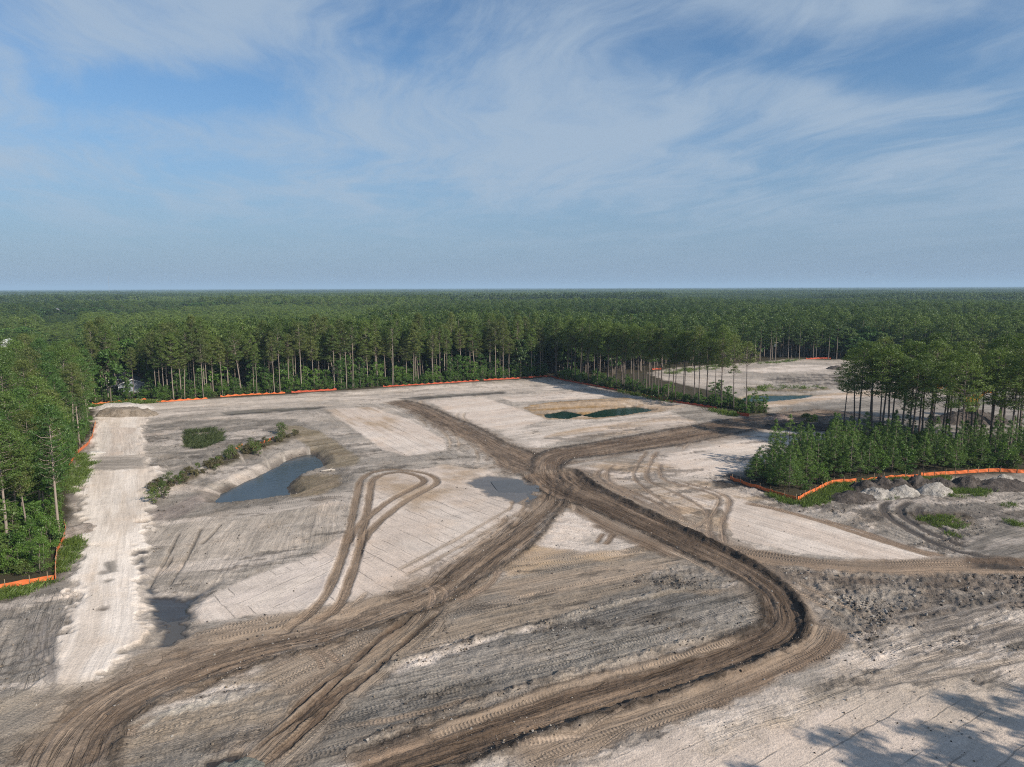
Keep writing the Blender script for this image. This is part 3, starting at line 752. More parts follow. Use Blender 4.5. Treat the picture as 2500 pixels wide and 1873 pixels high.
# faint and clear twin tracks on the pads
def track(pts, c=MUD2, hw=0.45, d=0.06, **kw):
    k = dict(soft=0.22, en=0.18, depth=d, hw=hw, tread=0.5, streak=0.8, endfade=2.0)
    k.update(kw)
    ribbon(pts, c, tuple(x * 1.25 for x in c), **k)
track([(1110, 1095), (1030, 1140), (930, 1195), (850, 1237)], (0.36, 0.30, 0.25), 0.35, 0.02)
track([(1122, 1108), (1050, 1148), (950, 1205), (868, 1248)], (0.36, 0.30, 0.25), 0.35, 0.02)
for pts in ([(1398, 973), (1381, 998), (1369, 1027), (1385, 1050), (1414, 1072), (1472, 1109)], [(1420, 973), (1406, 998), (1396, 1027), (1414, 1047), (1464, 1068), (1513, 1097), (1528, 1117), (1513, 1134), (1480, 1140)],
            [(1428, 1000), (1425, 1020), (1439, 1039), (1501, 1056), (1546, 1072), (1552, 1089), (1530, 1134), (1538, 1165)], [(1470, 1040), (1530, 1058), (1575, 1080), (1560, 1134), (1568, 1178)],
            [(1330, 1000), (1310, 1020), (1320, 1045), (1380, 1070), (1440, 1100), (1490, 1130)], [(1300, 1010), (1290, 1030), (1330, 1060), (1400, 1092)], [(1500, 1140), (1560, 1175), (1620, 1195)]):
    track(pts, (0.225, 0.175, 0.138), 0.42, 0.13, berm=(0.07, 0.07), rut=0.06, soft=0.4, en=0.45)
track([(1600, 1085), (1700, 1105), (1820, 1140), (1930, 1175), (2040, 1208)], (0.22, 0.165, 0.125), 0.7, 0.05)
track([(1760, 1118), (1860, 1145), (1960, 1180), (2060, 1205)], (0.2, 0.15, 0.115), 0.5, 0.05)
for pts in ([(1925, 1080), (1908, 1095), (1920, 1118), (1985, 1155), (2060, 1188), (2150, 1205)], [(1975, 1082), (1945, 1098), (1955, 1120), (2020, 1155), (2100, 1185)], [(1990, 1092), (1985, 1112), (2030, 1140), (2090, 1170)]):
    track(pts, DARK, 0.6, 0.18, berm=(0.08, 0.08), wet=0.4)
for pts in ([(1287, 1172), (1303, 1150)], [(1306, 1176), (1325, 1152)]):
    a, b = pts
    track([a, ((a[0] + b[0]) / 2 + 1, (a[1] + b[1]) / 2), b], MUD2, 0.4, 0.05, endfade=0.7)
for k in range(14):                                       # dozer passes cut into the lower right slope
    x0 = 1850 + rng.random() * 250; y0 = 1440 + rng.random() * 60 - (x0 - 1900) * 0.12
    L = 60 + rng.random() * 120; sl = -0.28 + 0.16 * rng.random()
    track([(x0, y0), (x0 + L / 2, y0 + sl * L / 2 + 3), (x0 + L, y0 + sl * L)], (0.27, 0.235, 0.205), 0.35, 0.10, berm=(0.05, 0.05), tread=0.3)
for k in range(12):                                       # and across the rough ground
    x0 = 1880 + rng.random() * 260; y0 = 1330 + rng.random() * 90
    L = 50 + rng.random() * 110; sl = -0.30 + 0.14 * rng.random()
    track([(x0, y0), (x0 + L / 2, y0 + sl * L / 2 + 3), (x0 + L, y0 + sl * L)], (0.19, 0.17, 0.155), 0.4, 0.16, berm=(0.12, 0.10), tread=0.5)
# left field skid marks
for pts in ([(120, 1300), (95, 1360), (90, 1420), (100, 1480)], [(150, 1310), (115, 1370), (108, 1430), (112, 1490), (118, 1530)], [(85, 1320), (60, 1390), (52, 1460)], [(168, 1310), (140, 1370)]):
    track(pts, (0.19, 0.172, 0.160), 0.42, 0.14, berm=(0.08, 0.08), tread=0.0, soft=0.5, en=0.6, endfade=7.0)
for k in range(7):                                        # rills and scrapes beside the small pond
    x0 = 330 + 55 * k + rng.random() * 20; y0 = 985 - k * 4
    track([(x0, y0), (x0 + 6, y0 + 16), (x0 + 22, y0 + 34)], (0.26, 0.235, 0.21), 0.3, 0.08, tread=0.0)

def road_line(pairs):
    return spline(np.array([(P(*a) + P(*b)) / 2 for a, b in pairs]), 4)


def invP(w):
    x, y = w                                                     # back to photo coordinates, so that track() can be used for it
    zc = y * math.cos(PITCH) + CAM_H * math.sin(PITCH); yc = y * math.sin(PITCH) - CAM_H * math.cos(PITCH)
    X, Y = x / zc * FPX, yc / zc * FPX
    c, s = math.cos(ROLL), math.sin(ROLL)
    X, Y = X * c - Y * s, X * s + Y * c
    return ((X + 1250) / SC, (936.5 - Y) / SC)


def stray_tracks(pairs, n, seed, span=(8, 26), c=(0.27, 0.215, 0.17)):
    r = np.random.default_rng(seed)
    ln = road_line(pairs)
    for k in range(n):
        i = r.integers(2, len(ln) - 3); d = (ln[i + 1] - ln[i - 1]); d /= np.hypot(*d); d = d * r.choice((-1, 1))
        side = np.array([-d[1], d[0]]) * r.choice((-1, 1)); L = r.uniform(*span); K = r.uniform(0.12, 0.45) * L
        st = ln[i] + side * r.uniform(0, 3)
        w = r.uniform(0.28, 0.42); f = r.uniform(0.75, 1.25)
        for g in (0, 2.1):
            pts = [invP(st + d * L * t + side * K * t * t + side * g) for t in (0, 0.33, 0.66, 1.0)]
            track(pts, tuple(q * f for q in c), w, r.uniform(0.02, 0.09), soft=0.25, en=0.25, tread=0.8, endfade=L * 0.3)


# brown roads
ROADB = [((1178, 1042), (1195, 990)), ((1120, 1012), (1138, 978)), ((1052, 972), (1082, 957)), ((985, 936), (1012, 921)), ((930, 906), (952, 895)), ((880, 881), (895, 872)), ((840, 868), (850, 862))]
ROADC = [((1162, 1050), (1222, 1050)), ((1150, 1010), (1213, 1010)), ((1172, 977), (1240, 991)), ((1260, 958), (1330, 979)), ((1400, 937), (1440, 963)), ((1500, 920), (1560, 941)), ((1600, 903), (1650, 921)), ((1700, 893), (1725, 907)), ((1800, 880), (1820, 893))]
ROADA = [((-60, 1740), (226, 1760)), ((30, 1655), (231, 1665)), ((124, 1551), (237, 1592)), ((206, 1485), (289, 1545)), ((305, 1439), (370, 1502)), ((413, 1406), (470, 1465)), ((537, 1378), (600, 1420)), ((660, 1353), (720, 1390)),
         ((743, 1332), (800, 1354)), ((838, 1291), (890, 1327)), ((925, 1258), (974, 1291)), ((991, 1204), (1042, 1243)), ((1073, 1146), (1112, 1188)), ((1131, 1105), (1182, 1127)), ((1164, 1066), (1230, 1074)), ((1170, 1035), (1236, 1040)), ((1158, 1010), (1225, 1004))]
ROADD = [((1200, 1000), (1160, 1030)), ((1232, 1035), (1222, 1070)), ((1315, 1072), (1288, 1100)), ((1398, 1109), (1370, 1136)), ((1480, 1146), (1452, 1173)), ((1563, 1183), (1535, 1213)), ((1645, 1229), (1600, 1247)), ((1699, 1270), (1640, 1281)),
         ((1736, 1320), (1651, 1316)), ((1740, 1353), (1648, 1340)), ((1719, 1381), (1620, 1362)), ((1645, 1419), (1540, 1393)), ((1521, 1468), (1420, 1430)), ((1398, 1509), (1300, 1458)), ((1274, 1551), (1180, 1490)), ((1150, 1592), (1060, 1535)),
         ((978, 1654), (850, 1607)), ((800, 1725), (650, 1665))]
stray_tracks(ROADA, 9, 1, (6, 16)); stray_tracks(ROADB, 8, 2, (10, 30), (0.30, 0.25, 0.205)); stray_tracks(ROADC, 9, 3, (10, 30), (0.28, 0.23, 0.19)); stray_tracks(ROADD, 8, 14, (6, 15))
ribbon(ROADB, MUD2, (0.15, 0.115, 0.09), 2.0, 2.2, depth=0.08, berm=(0.0, 0.10), bermcol=(0.11, 0.09, 0.075), rut=0.15, streak=1.3, clod=0.5, warp=(0.07, 0.35), wander=1.4)
ribbon(ROADC, MUD, (0.215, 0.165, 0.128), 1.8, 2.0, depth=0.10, berm=(0.08, 0.20), bermcol=DARK, rut=0.17, streak=1.3, clod=0.5, warp=(0.07, 0.35), wander=1.4)
ribbon(ROADA, (0.158, 0.120, 0.092), (0.245, 0.192, 0.150), 1.8, 1.8, depth=0.13, berm=(0.0, 0.16), bermcol=(0.11, 0.088, 0.07), rut=0.18, rutf=1.1, streak=1.2, clod=0.5, warp=(0.06, 0.4), wander=1.5)
ribbon([((413, 1385), (420, 1406)), ((540, 1352), (545, 1376)), ((660, 1330), (668, 1352)), ((760, 1308), (770, 1328)), ((850, 1275), (862, 1288))], (0.335, 0.265, 0.205), TREADC, 0.5, 0.6, tread=1.2, streak=0.5)
ribbon(ROADD, (0.110, 0.081, 0.061), MUD2, 0.8, 1.0, depth=0.22, berm=(0.42, 0.12), bermcol=(0.055, 0.046, 0.040), rut=0.26, rutf=1.0, streak=1.3, clod=0.5, warp=(0.05, 0.4), wander=1.1)
ribbon([(700, 1640), (870, 1570), (1050, 1510), (1200, 1462), (1330, 1428), (1450, 1395), (1560, 1372)], (0.34, 0.30, 0.26), (0.13, 0.11, 0.095), 0.4, 0.6, raise_=0.22, hw=0.45, clod=1.1, streak=0.3)
ribbon([(800, 1455), (830, 1440), (930, 1408), (1060, 1372), (1180, 1345), (1260, 1322), (1400, 1285), (1520, 1262)], (0.40, 0.36, 0.315), (0.12, 0.105, 0.095), 0.4, 0.7, raise_=0.22, hw=0.4, clod=1.1, streak=0.3)
ribbon([((1618, 1368), (1600, 1366)), ((1540, 1400), (1525, 1392)), ((1420, 1436), (1405, 1427)), ((1300, 1465), (1290, 1455)), ((1180, 1500), (1170, 1488)), ((1060, 1548), (1050, 1534)), ((900, 1608), (880, 1590))],
       (0.26, 0.205, 0.16), TREADC, 0.4, 0.4, tread=1.6, streak=0.4)
# the clear loop made by one truck
LOOP_A = [(600, 1366), (640, 1345), (668, 1324), (702, 1287), (726, 1237), (747, 1179), (763, 1109), (772, 1068), (778, 1039), (801, 1021), (842, 1014), (890, 1016), (930, 1025), (944, 1039), (933, 1052), (883, 1080), (842, 1109), (801, 1146), (782, 1175), (772, 1204)]
LOOP_B = [(660, 1352), (702, 1332), (735, 1303), (755, 1254), (772, 1204), (784, 1146), (796, 1089), (801, 1051), (806, 1035), (828, 1024), (867, 1019), (902, 1027), (916, 1038), (904, 1049), (850, 1078), (801, 1113), (763, 1150), (751, 1179)]
track(LOOP_A, (0.215, 0.165, 0.125), 0.62, 0.16, berm=(0.06, 0.06), tread=0.7, rut=0.05)
track(LOOP_B, (0.200, 0.152, 0.115), 0.62, 0.16, berm=(0.06, 0.06), tread=0.7, rut=0.05)
for pts in ([(905, 1258), (930, 1270), (935, 1295), (920, 1320)], [(940, 1262), (962, 1275), (958, 1305)], [(1080, 1225), (1065, 1255), (1020, 1285), (980, 1300)], [(660, 1405), (690, 1425), (700, 1455)], [(690, 1400), (725, 1425), (735, 1445)]):
    track(pts, (0.255, 0.195, 0.150), 0.4, 0.10, berm=(0.06, 0.06))
# pit at the very bottom, its shadow painted as near-black wet soil; grey spoil
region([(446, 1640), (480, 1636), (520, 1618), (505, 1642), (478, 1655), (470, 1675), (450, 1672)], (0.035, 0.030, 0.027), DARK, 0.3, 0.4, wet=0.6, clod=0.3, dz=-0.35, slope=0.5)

# --- relief: grain of the bare soil and clods
sl = np.nonzero(near)[0]
x, y = GX[sl], GY[sl]
bare = sstep(0.10, 0.2, GC[sl].sum(1))
GH[sl] += bare * (0.05 * (fbm(x * 0.8, y * 0.8, 3) - 0.5) + 0.5 * (fbm(x * 0.045, y * 0.045, 3) - 0.5))
K = GK[sl]
cl = np.abs(fbm(x * 0.55, y * 0.55, 4, 0.62) - 0.5) * 2
cl2 = fbm(x * 1.6, y * 1.6, 3, 0.65) - 0.5
GH[sl] += np.clip(K - 0.2, 0, 2) * (0.55 * (cl - 0.25) + 0.34 * cl2)
GH[sl] += bare * GS[sl] * 0.07 * (fbm(GU[sl] * 0.10, GV[sl] * 1.1, 3, 0.6) - 0.5)
# lighter dry crests, damp hollows in the cloddy ground (real moisture, breaks up flat tone)
damp = sstep(0.5, 0.62, fbm(x * 0.33 + 50, y * 0.33 + 20, 4, 0.62))
GC[sl] *= (1 - 0.30 * np.clip(K, 0, 1) * damp * bare)[:, None]
GC[sl] *= np.array([1.02, 0.985, 0.935])[None]
GC[sl] *= (0.90 + 0.20 * fbm(x * 0.035 + 9, y * 0.035, 3))[:, None]
far_mask = (RR.ravel() > 445)
GH[far_mask] = -0.5
GH[RR.ravel() >= 430] = np.minimum(GH[RR.ravel() >= 430], 0)

quads = (np.arange(nr - 1)[:, None] * na + np.arange(na - 1)[None]).ravel()
quads = np.stack([quads, quads + na, quads + na + 1, quads + 1], 1)[:, ::-1]


def ground_material():
    m = bpy.data.materials.new('graded_soil'); m.use_nodes = True
    t = NT(m.node_tree); b = m.node_tree.nodes['Principled BSDF']
    soil = t.attr('soil').outputs['Color']
    u, v, streak = t.sep(t.attr('flow').outputs['Vector'])
    tread, line, clod = t.sep(t.attr('marks').outputs['Vector'])
    wet = t.attr('wet').outputs['Fac']
    pos = t.n('ShaderNodeNewGeometry').outputs['Position']
    # streaks drawn out along the direction of travel
    s1 = t.noise(t.comb(t.math('MULTIPLY', u, 0.10), t.math('MULTIPLY', v, 2.2), 0.0), 1.0, 6, 0.62)
    s2 = t.noise(t.comb(t.math('MULTIPLY', u, 0.03), t.math('MULTIPLY', v, 0.7), 4.0), 1.0, 5, 0.6)
    st = t.math('ADD', t.math('MULTIPLY', t.math('SUBTRACT', s1, 0.5), 1.3), t.math('MULTIPLY', t.math('SUBTRACT', s2, 0.5), 0.9))
    st = t.math('MULTIPLY', st, streak)
    # grain
    g1 = t.noise(pos, 3.0, 5, 0.68)
    g2 = t.noise(pos, 0.45, 4, 0.6)
    gr = t.math('ADD', t.math('MULTIPLY', t.math('SUBTRACT', g1, 0.5), 0.55), t.math('MULTIPLY', t.math('SUBTRACT', g2, 0.5), 0.40))
    gr = t.math('MULTIPLY', gr, t.math('ADD', 0.5, t.math('MULTIPLY', clod, 0.9)))
    # track-shoe prints in parallel bands, each band with its own phase, slant and wear
    band = t.math('FLOOR', t.math('DIVIDE', v, 0.58))
    bf = t.math('FRACT', t.math('DIVIDE', v, 0.58))
    wn_ = t.n('ShaderNodeTexWhiteNoise', noise_dimensions='1D'); t.put(wn_.inputs['W'], band)
    hsh = wn_.outputs['Value']
    slant = t.math('MULTIPLY', t.math('ABSOLUTE', t.math('SUBTRACT', bf, 0.5)), t.math('MULTIPLY', t.math('SUBTRACT', hsh, 0.4), 1.6))
    ph = t.math('ADD', t.math('DIVIDE', u, t.math('ADD', 0.26, t.math('MULTIPLY', hsh, 0.16))), t.math('ADD', slant, t.math('MULTIPLY', hsh, 7.0)))
    shoe = t.math('SINE', t.math('MULTIPLY', ph, 6.2832))
    wear = t.noise(t.comb(t.math('MULTIPLY', u, 0.09), t.math('MULTIPLY', v, 0.8), 9.0), 1.0, 3, 0.6)
    bandmask = t.math('MULTIPLY', t.remap(bf, 0.0, 0.14), t.remap(bf, 1.0, 0.86))
    shoe_s = t.math('MULTIPLY', t.math('MULTIPLY', tread, t.remap(wear, 0.41, 0.57)), t.math('MULTIPLY', bandmask, t.remap(hsh, 0.15, 0.6)))
    shoe = t.math('MULTIPLY', shoe, shoe_s)
    # grader windrow lines
    vw = t.math('ADD', v, t.math('MULTIPLY', t.math('SUBTRACT', g2, 0.5), 0.5))
    lf = t.math('ABSOLUTE', t.math('SUBTRACT', t.math('FRACT', t.math('DIVIDE', vw, 2.0)), 0.5))
    ln = t.remap(lf, 0.018, 0.045, 1.0, 0.0)
    lb = t.noise(t.comb(t.math('MULTIPLY', u, 0.12), t.math('MULTIPLY', v, 0.32), 2.0), 1.0, 4, 0.7)
    lines = t.math('MULTIPLY', t.math('MULTIPLY', ln, line), t.remap(lb, 0.41, 0.58))
    uw = t.math('ADD', u, t.math('MULTIPLY', t.math('SUBTRACT', g2, 0.5), 0.6))
    lf2 = t.math('ABSOLUTE', t.math('SUBTRACT', t.math('FRACT', t.math('DIVIDE', uw, 6.3)), 0.5))
    ln2 = t.math('MULTIPLY', t.remap(lf2, 0.008, 0.022, 0.7, 0.0), t.math('MULTIPLY', line, t.remap(lb, 0.52, 0.66)))
    lines = t.math('MAXIMUM', lines, ln2)
    # small dark crumbs
    cr = t.noise(pos, 1.7, 6, 0.75)
    crumbs = t.math('MULTIPLY', t.remap(cr, 0.63, 0.70), t.math('ADD', 0.18, t.math('MULTIPLY', clod, 0.6)))
    rn = t.noise(t.comb(t.math('MULTIPLY', u, 0.07), t.math('MULTIPLY', v, 1.25), 6.0), 1.0, 3, 0.55)
    rl = t.remap(t.math('ABSOLUTE', t.math('SUBTRACT', rn, 0.5)), 0.0, 0.030, 1.0, 0.0)
    rl = t.math('MULTIPLY', rl, t.math('MULTIPLY', t.remap(wear, 0.40, 0.56), t.remap(streak, 0.35, 1.1)))
    fine = t.noise(t.comb(t.math('MULTIPLY', u, 0.35), t.math('MULTIPLY', v, 7.0), 1.0), 1.0, 3, 0.6)
    fi = t.math('MULTIPLY', t.math('SUBTRACT', fine, 0.5), t.math('MULTIPLY', streak, 0.55))
    spk = t.math('MULTIPLY', t.math('SUBTRACT', t.noise(pos, 6.0, 3, 0.75), 0.5), t.math('ADD', 0.18, t.math('MULTIPLY', clod, 1.1), clamp=True))
    f = t.math('ADD', t.math('ADD', 1.0, t.math('ADD', fi, spk)), t.math('ADD', t.math('MULTIPLY', st, 1.05), t.math('MULTIPLY', gr, 1.30)))
    f = t.math('MULTIPLY', f, t.math('SUBTRACT', 1.0, t.math('MULTIPLY', rl, 0.45)))
    f = t.math('MULTIPLY', f, t.math('ADD', 1.0, t.math('MULTIPLY', shoe, 0.18)))
    f = t.math('MULTIPLY', f, t.math('SUBTRACT', 1.0, t.math('MULTIPLY', lines, 0.48)))
    f = t.math('MULTIPLY', f, t.math('SUBTRACT', 1.0, t.math('MULTIPLY', crumbs, 0.55)))
    f = t.math('MAXIMUM', f, 0.25)
    col = t.mix(1.0, soil, t.comb(f, f, f), 'MULTIPLY')
    # iron-stained sand shows warm in places
    warm = t.remap(t.noise(pos, 0.12, 5, 0.65), 0.50, 0.72, 0.0, 0.30)
    col = t.mix(warm, col, t.mix(1.0, col, (1.08, 0.93, 0.77, 1), 'MULTIPLY'))
    t.put(b.inputs['Base Color'], col)
    t.put(b.inputs['Roughness'], t.remap(wet, 0.0, 1.0, 0.93, 0.30, False))
    t.put(b.inputs['Specular IOR Level'], t.remap(wet, 0.0, 1.0, 0.12, 0.5, False))
    hgt = t.math('ADD', t.math('MULTIPLY', st, 0.16), t.math('ADD', t.math('MULTIPLY', gr, 0.30), t.math('MULTIPLY', shoe, 0.05)))
    hgt = t.math('SUBTRACT', hgt, t.math('ADD', t.math('MULTIPLY', lines, 0.05), t.math('MULTIPLY', rl, 0.09)))
    hgt = t.math('ADD', hgt, t.math('ADD', t.math('MULTIPLY', fi, 0.05), t.math('MULTIPLY', spk, 0.05)))
    bp = t.n('ShaderNodeBump'); bp.inputs['Strength'].default_value = 0.75; bp.inputs['Distance'].default_value = 1.0
    t.put(bp.inputs['Height'], t.math('MULTIPLY', hgt, t.math('SUBTRACT', 1.0, t.math('MULTIPLY', wet, 0.8))))
    t.put(b.inputs['Normal'], bp.outputs[0])
    return m


M_GROUND = ground_material()
gme = fast_mesh('ground', np.stack([GX, GY, GH], 1), quads, M_GROUND)
a = gme.attributes.new('soil', 'FLOAT_COLOR', 'POINT'); a.data.foreach_set('color', np.c_[GC, np.ones(N)].astype(np.float32).ravel())
a = gme.attributes.new('flow', 'FLOAT_VECTOR', 'POINT'); a.data.foreach_set('vector', np.stack([GU, GV, GS], 1).astype(np.float32).ravel())
a = gme.attributes.new('marks', 'FLOAT_VECTOR', 'POINT'); a.data.foreach_set('vector', np.stack([GT, GL, GK], 1).astype(np.float32).ravel())
a = gme.attributes.new('wet', 'FLOAT', 'POINT'); a.data.foreach_set('value', GW.astype(np.float32))
ground = tag(link(bpy.data.objects.new('ground', gme)), 'graded sand and mud of the cleared building site', None, None, 'structure')

HG = GH.reshape(nr, na)


def gz(x, y):
    """height of the ground at a spot"""
    r = math.hypot(x, y); t = math.atan2(x, y)
    i = int(np.clip(np.searchsorted(rad, r) - 1, 0, nr - 2)); j = int(np.clip(np.searchsorted(az, t) - 1, 0, na - 2))
    return float(HG[i:i + 2, j:j + 2].mean())


# ------------------------------------------------------------------ water
def water(name, pts, z, mat, label, grow=1.25, zp=None):
    w = PL(pts, z if zp is None else zp)
    c = w.mean(0)
    w = c + (w - c) * grow
    bm = bmesh.new()
    f = bm.faces.new([bm.verts.new((p[0], p[1], z)) for p in w])
    bmesh.ops.triangulate(bm, faces=[f])
    bmesh.ops.recalc_face_normals(bm, faces=bm.faces)
    me = bpy.data.meshes.new(name); bm.to_mesh(me); bm.free()
    if me.polygons[0].normal.z < 0:
        me.flip_normals()
    me.materials.append(mat)
    o = link(bpy.data.objects.new(name, me))
    return tag(o, label, None, None, 'structure')


water('pond', [(455, 1100), (470, 1062), (540, 1030), (600, 1000), (645, 980), (680, 978), (700, 1005), (700, 1022), (660, 1035), (635, 1060), (630, 1082), (560, 1095)], -1.35, M_POND, 'blue water of the irregular retention pond', 1.0)
water('water_hole', [(1180, 896), (1219, 890), (1254, 898), (1222, 905), (1186, 903)], -0.38, M_GREENWATER, 'small square water hole beside the straw slope', 1.3)
water('water_hole', [(1266, 897), (1314, 884), (1370, 880), (1410, 887), (1342, 897), (1283, 901)], -0.38, M_GREENWATER, 'long narrow green water hole below the straw slope', 1.2)
water('marsh_pool', [(404, 940), (472, 934), (478, 957), (432, 972), (406, 970)], -0.55, M_MARSH, 'small dark pool with reeds behind the brush strip', 1.0)
water('green_pond', [(1590, 872), (1615, 848), (1700, 851), (1785, 851), (1745, 862), (1655, 872)], -0.38, M_GREENWATER, 'dark green pond in the second clearing', 1.0)
water('puddle', [(335, 1350), (395, 1340), (425, 1320), (425, 1390), (330, 1410)], -0.30, M_PUDDLE, 'dark grey puddle beside the foot of the white road', 1.0)
water('puddle', [(1060, 1040), (1120, 1035), (1165, 1050), (1165, 1085), (1130, 1098), (1085, 1075)], -0.21, M_PUDDLE, 'shallow puddle in the corner of the road junction', 1.0)

# ------------------------------------------------------------------ tree prototypes
def leaf_quads(centres, length, width, up=0.35, r=rng, jit=0.42):
    """one small leaf-shaped quad at each centre, facing roughly away from the middle of its clump; returns verts (n*4,3) and quads"""
    n = len(centres)
    nr_ = centres - centres.mean(0)[None] + np.array([0, 0, 0.12 * up])[None]
    nr_ /= np.linalg.norm(nr_, axis=1)[:, None] + 1e-9
    nr_ = nr_ + r.normal(size=(n, 3)) * jit
    nr_ /= np.linalg.norm(nr_, axis=1)[:, None]
    d = r.normal(size=(n, 3)); d -= (d * nr_).sum(1)[:, None] * nr_
    d /= np.linalg.norm(d, axis=1)[:, None] + 1e-9
    e = np.cross(nr_, d)
    L = length * (0.7 + 0.6 * r.random(n))[:, None]; w = width * (0.7 + 0.6 * r.random(n))[:, None]
    v = np.stack([centres - d * L * 0.5, centres + e * w * 0.5 - d * L * 0.05, centres + d * L * 0.5, centres - e * w * 0.5 + d * L * 0.05], 1).reshape(-1, 3)
    q = np.arange(n * 4).reshape(-1, 4)
    return v, q


def clump_points(c, rx, rz, n, r=rng):
    d = r.normal(size=(n, 3)); d /= np.linalg.norm(d, axis=1)[:, None]
    k = (0.55 + 0.45 * r.random(n)) [:, None]
    d[:, 2] = np.where(d[:, 2] < 0, d[:, 2] * 0.6, d[:, 2])
    return np.asarray(c)[None] + d * k * np.array([rx, rx, rz])[None]


def pine(seed, H=23.0, base=0.56, R=3.2, clumps=52, per=84, leaf=(0.50, 0.12), trunk_r=0.20, sides=7, limbs=True, lean=0.0, crz=0.55):
    r = np.random.default_rng(seed)
    bend = r.normal(size=2) * 0.25; ph = r.random() * 6.28
    def axis(t):
        return np.array([lean * t * H + bend[0] * math.sin(t * 3.0 + ph) - bend[0] * math.sin(ph), bend[1] * math.sin(t * 2.6 + ph) - bend[1] * math.sin(ph), t * H])
    T = MB()
    ts = np.linspace(0, 0.985, 10)
    rads = [trunk_r * (1.18 - 0.25 * min(1, t * 8) - 0.80 * t ** 1.3) for t in ts]
    T.tube([axis(t) - np.array([0, 0, 0.5 if t == 0 else 0]) for t in ts], rads, sides)
    V, Q = [], []
    nb = 0
    # a few dead stubs below the crown
    if limbs:
        for k in range(4):
            t = base * (0.72 + 0.28 * r.random()); a = axis(t); an = r.random() * 6.28; L = 0.8 + 1.4 * r.random()
            T.tube([a, a + np.array([math.cos(an) * L, math.sin(an) * L, 0.25 * L])], [0.035, 0.012], 3)
    for k in range(clumps):
        f = (k + r.random()) / clumps
        t = base + (1 - base) * f
        prof = max(0.22, math.sin(math.pi * min(1, 0.20 + 0.80 * f)) ** 0.75)
        if f < 0.2:
            prof *= 0.75
        an = k * 2.399 + r.random() * 1.1
        rr = R * prof * (0.35 + 0.65 * math.sqrt(r.random()))
        a = axis(max(0.05, t - 0.045))
        c = axis(t) + np.array([math.cos(an) * rr, math.sin(an) * rr, 0.10 * rr + r.normal() * 0.15])
        if limbs and rr > 0.9:
            mid = a * 0.45 + c * 0.55 + np.array([0, 0, -0.12 * rr])
            T.tube([a, mid, c], [0.055, 0.038, 0.015], 3, cap=False)
        s = (0.75 + 0.55 * r.random()) * (0.75 + 0.12 * R)
        pts = clump_points(c, s, s * crz, per, r)
        v, q = leaf_quads(pts, leaf[0], leaf[1], 0.6, r)
        V.append(v); Q.append(q + nb); nb += len(v)
    return T, np.vstack(V), np.vstack(Q)


def young_pine(seed, H=7.5, R=1.7, per=90):
    r = np.random.default_rng(seed)
    T = MB(); T.tube([(0, 0, -0.3), (r.normal() * 0.05, r.normal() * 0.05, H * 0.5), (0, 0, H * 0.96)], [0.09, 0.06, 0.015], 6)
    V, Q = [], []; nb = 0
    whorls = 12
    for k in range(whorls):
        f = k / (whorls - 1); z = H * (0.20 + 0.78 * f)
        R0 = R * (1.02 - f) ** 0.95 * (0.85 + 0.3 * r.random()) + 0.16
        n = max(2, int(6 * (1 - 0.6 * f)))
        for j in range(n):
            an = j * 6.283 / n + k * 0.9 + r.normal() * 0.25
            rr = R0 * (0.55 + 0.45 * r.random())
            c = np.array([math.cos(an) * rr, math.sin(an) * rr, z + 0.25 * rr + r.normal() * 0.12])
            T.tube([(0, 0, z - 0.1), c], [0.025, 0.008], 3, cap=False)
            s = (0.34 + 0.22 * r.random()) * (1.15 - 0.45 * f)
            v, q = leaf_quads(clump_points(c, s, s * 0.95, per, r), 0.30, 0.055, 1.2, r)
            V.append(v); Q.append(q + nb); nb += len(v)
    v, q = leaf_quads(clump_points((0, 0, H), 0.22, 0.5, per, r), 0.30, 0.09, 2.0, r)
    V.append(v); Q.append(q + nb)
    return T, np.vstack(V), np.vstack(Q)


def broadleaf(seed, H=7.0, R=2.0, clumps=26, per=55, leaf=(0.30, 0.20), low=0.25, stems=1):
    r = np.random.default_rng(seed)
    T = MB(); V, Q = [], []; nb = 0
    for s_ in range(stems):
        o = r.normal(size=2) * (0.25 if stems > 1 else 0.02)
        T.tube([(o[0], o[1], -0.3), (o[0] * 1.6, o[1] * 1.6, H * 0.45), (o[0] * 2.4 + r.normal() * 0.2, o[1] * 2.4 + r.normal() * 0.2, H * 0.86)], [0.025 + 0.010 * H, 0.018 + 0.006 * H, 0.012], 5)
    for k in range(clumps):
        f = r.random() ** 0.8; z = H * (low + (0.97 - low) * f)
        prof = math.sin(math.pi * min(1, 0.12 + 0.80 * f)) ** 0.6
        an = r.random() * 6.283; rr = R * prof * math.sqrt(r.random())
        c = np.array([math.cos(an) * rr, math.sin(an) * rr, z])
        T.tube([(0, 0, max(0.1, z - 0.35 * rr - 0.3)), c], [0.02, 0.006], 3, cap=False)
        s = (0.45 + 0.4 * r.random()) * (0.35 + 0.28 * R)
        v, q = leaf_quads(clump_points(c, s, s * 0.85, per, r), leaf[0], leaf[1], 0.4, r, 1.0)
        V.append(v); Q.append(q + nb); nb += len(v)
    return T, np.vstack(V), np.vstack(Q)


def tree_meshes(name, tv, bark, leafm):
    T, V, Q = tv
    return T.mesh(name + '_trunk', bark, True), fast_mesh(name + '_crown', V, Q, leafm, smooth=False)


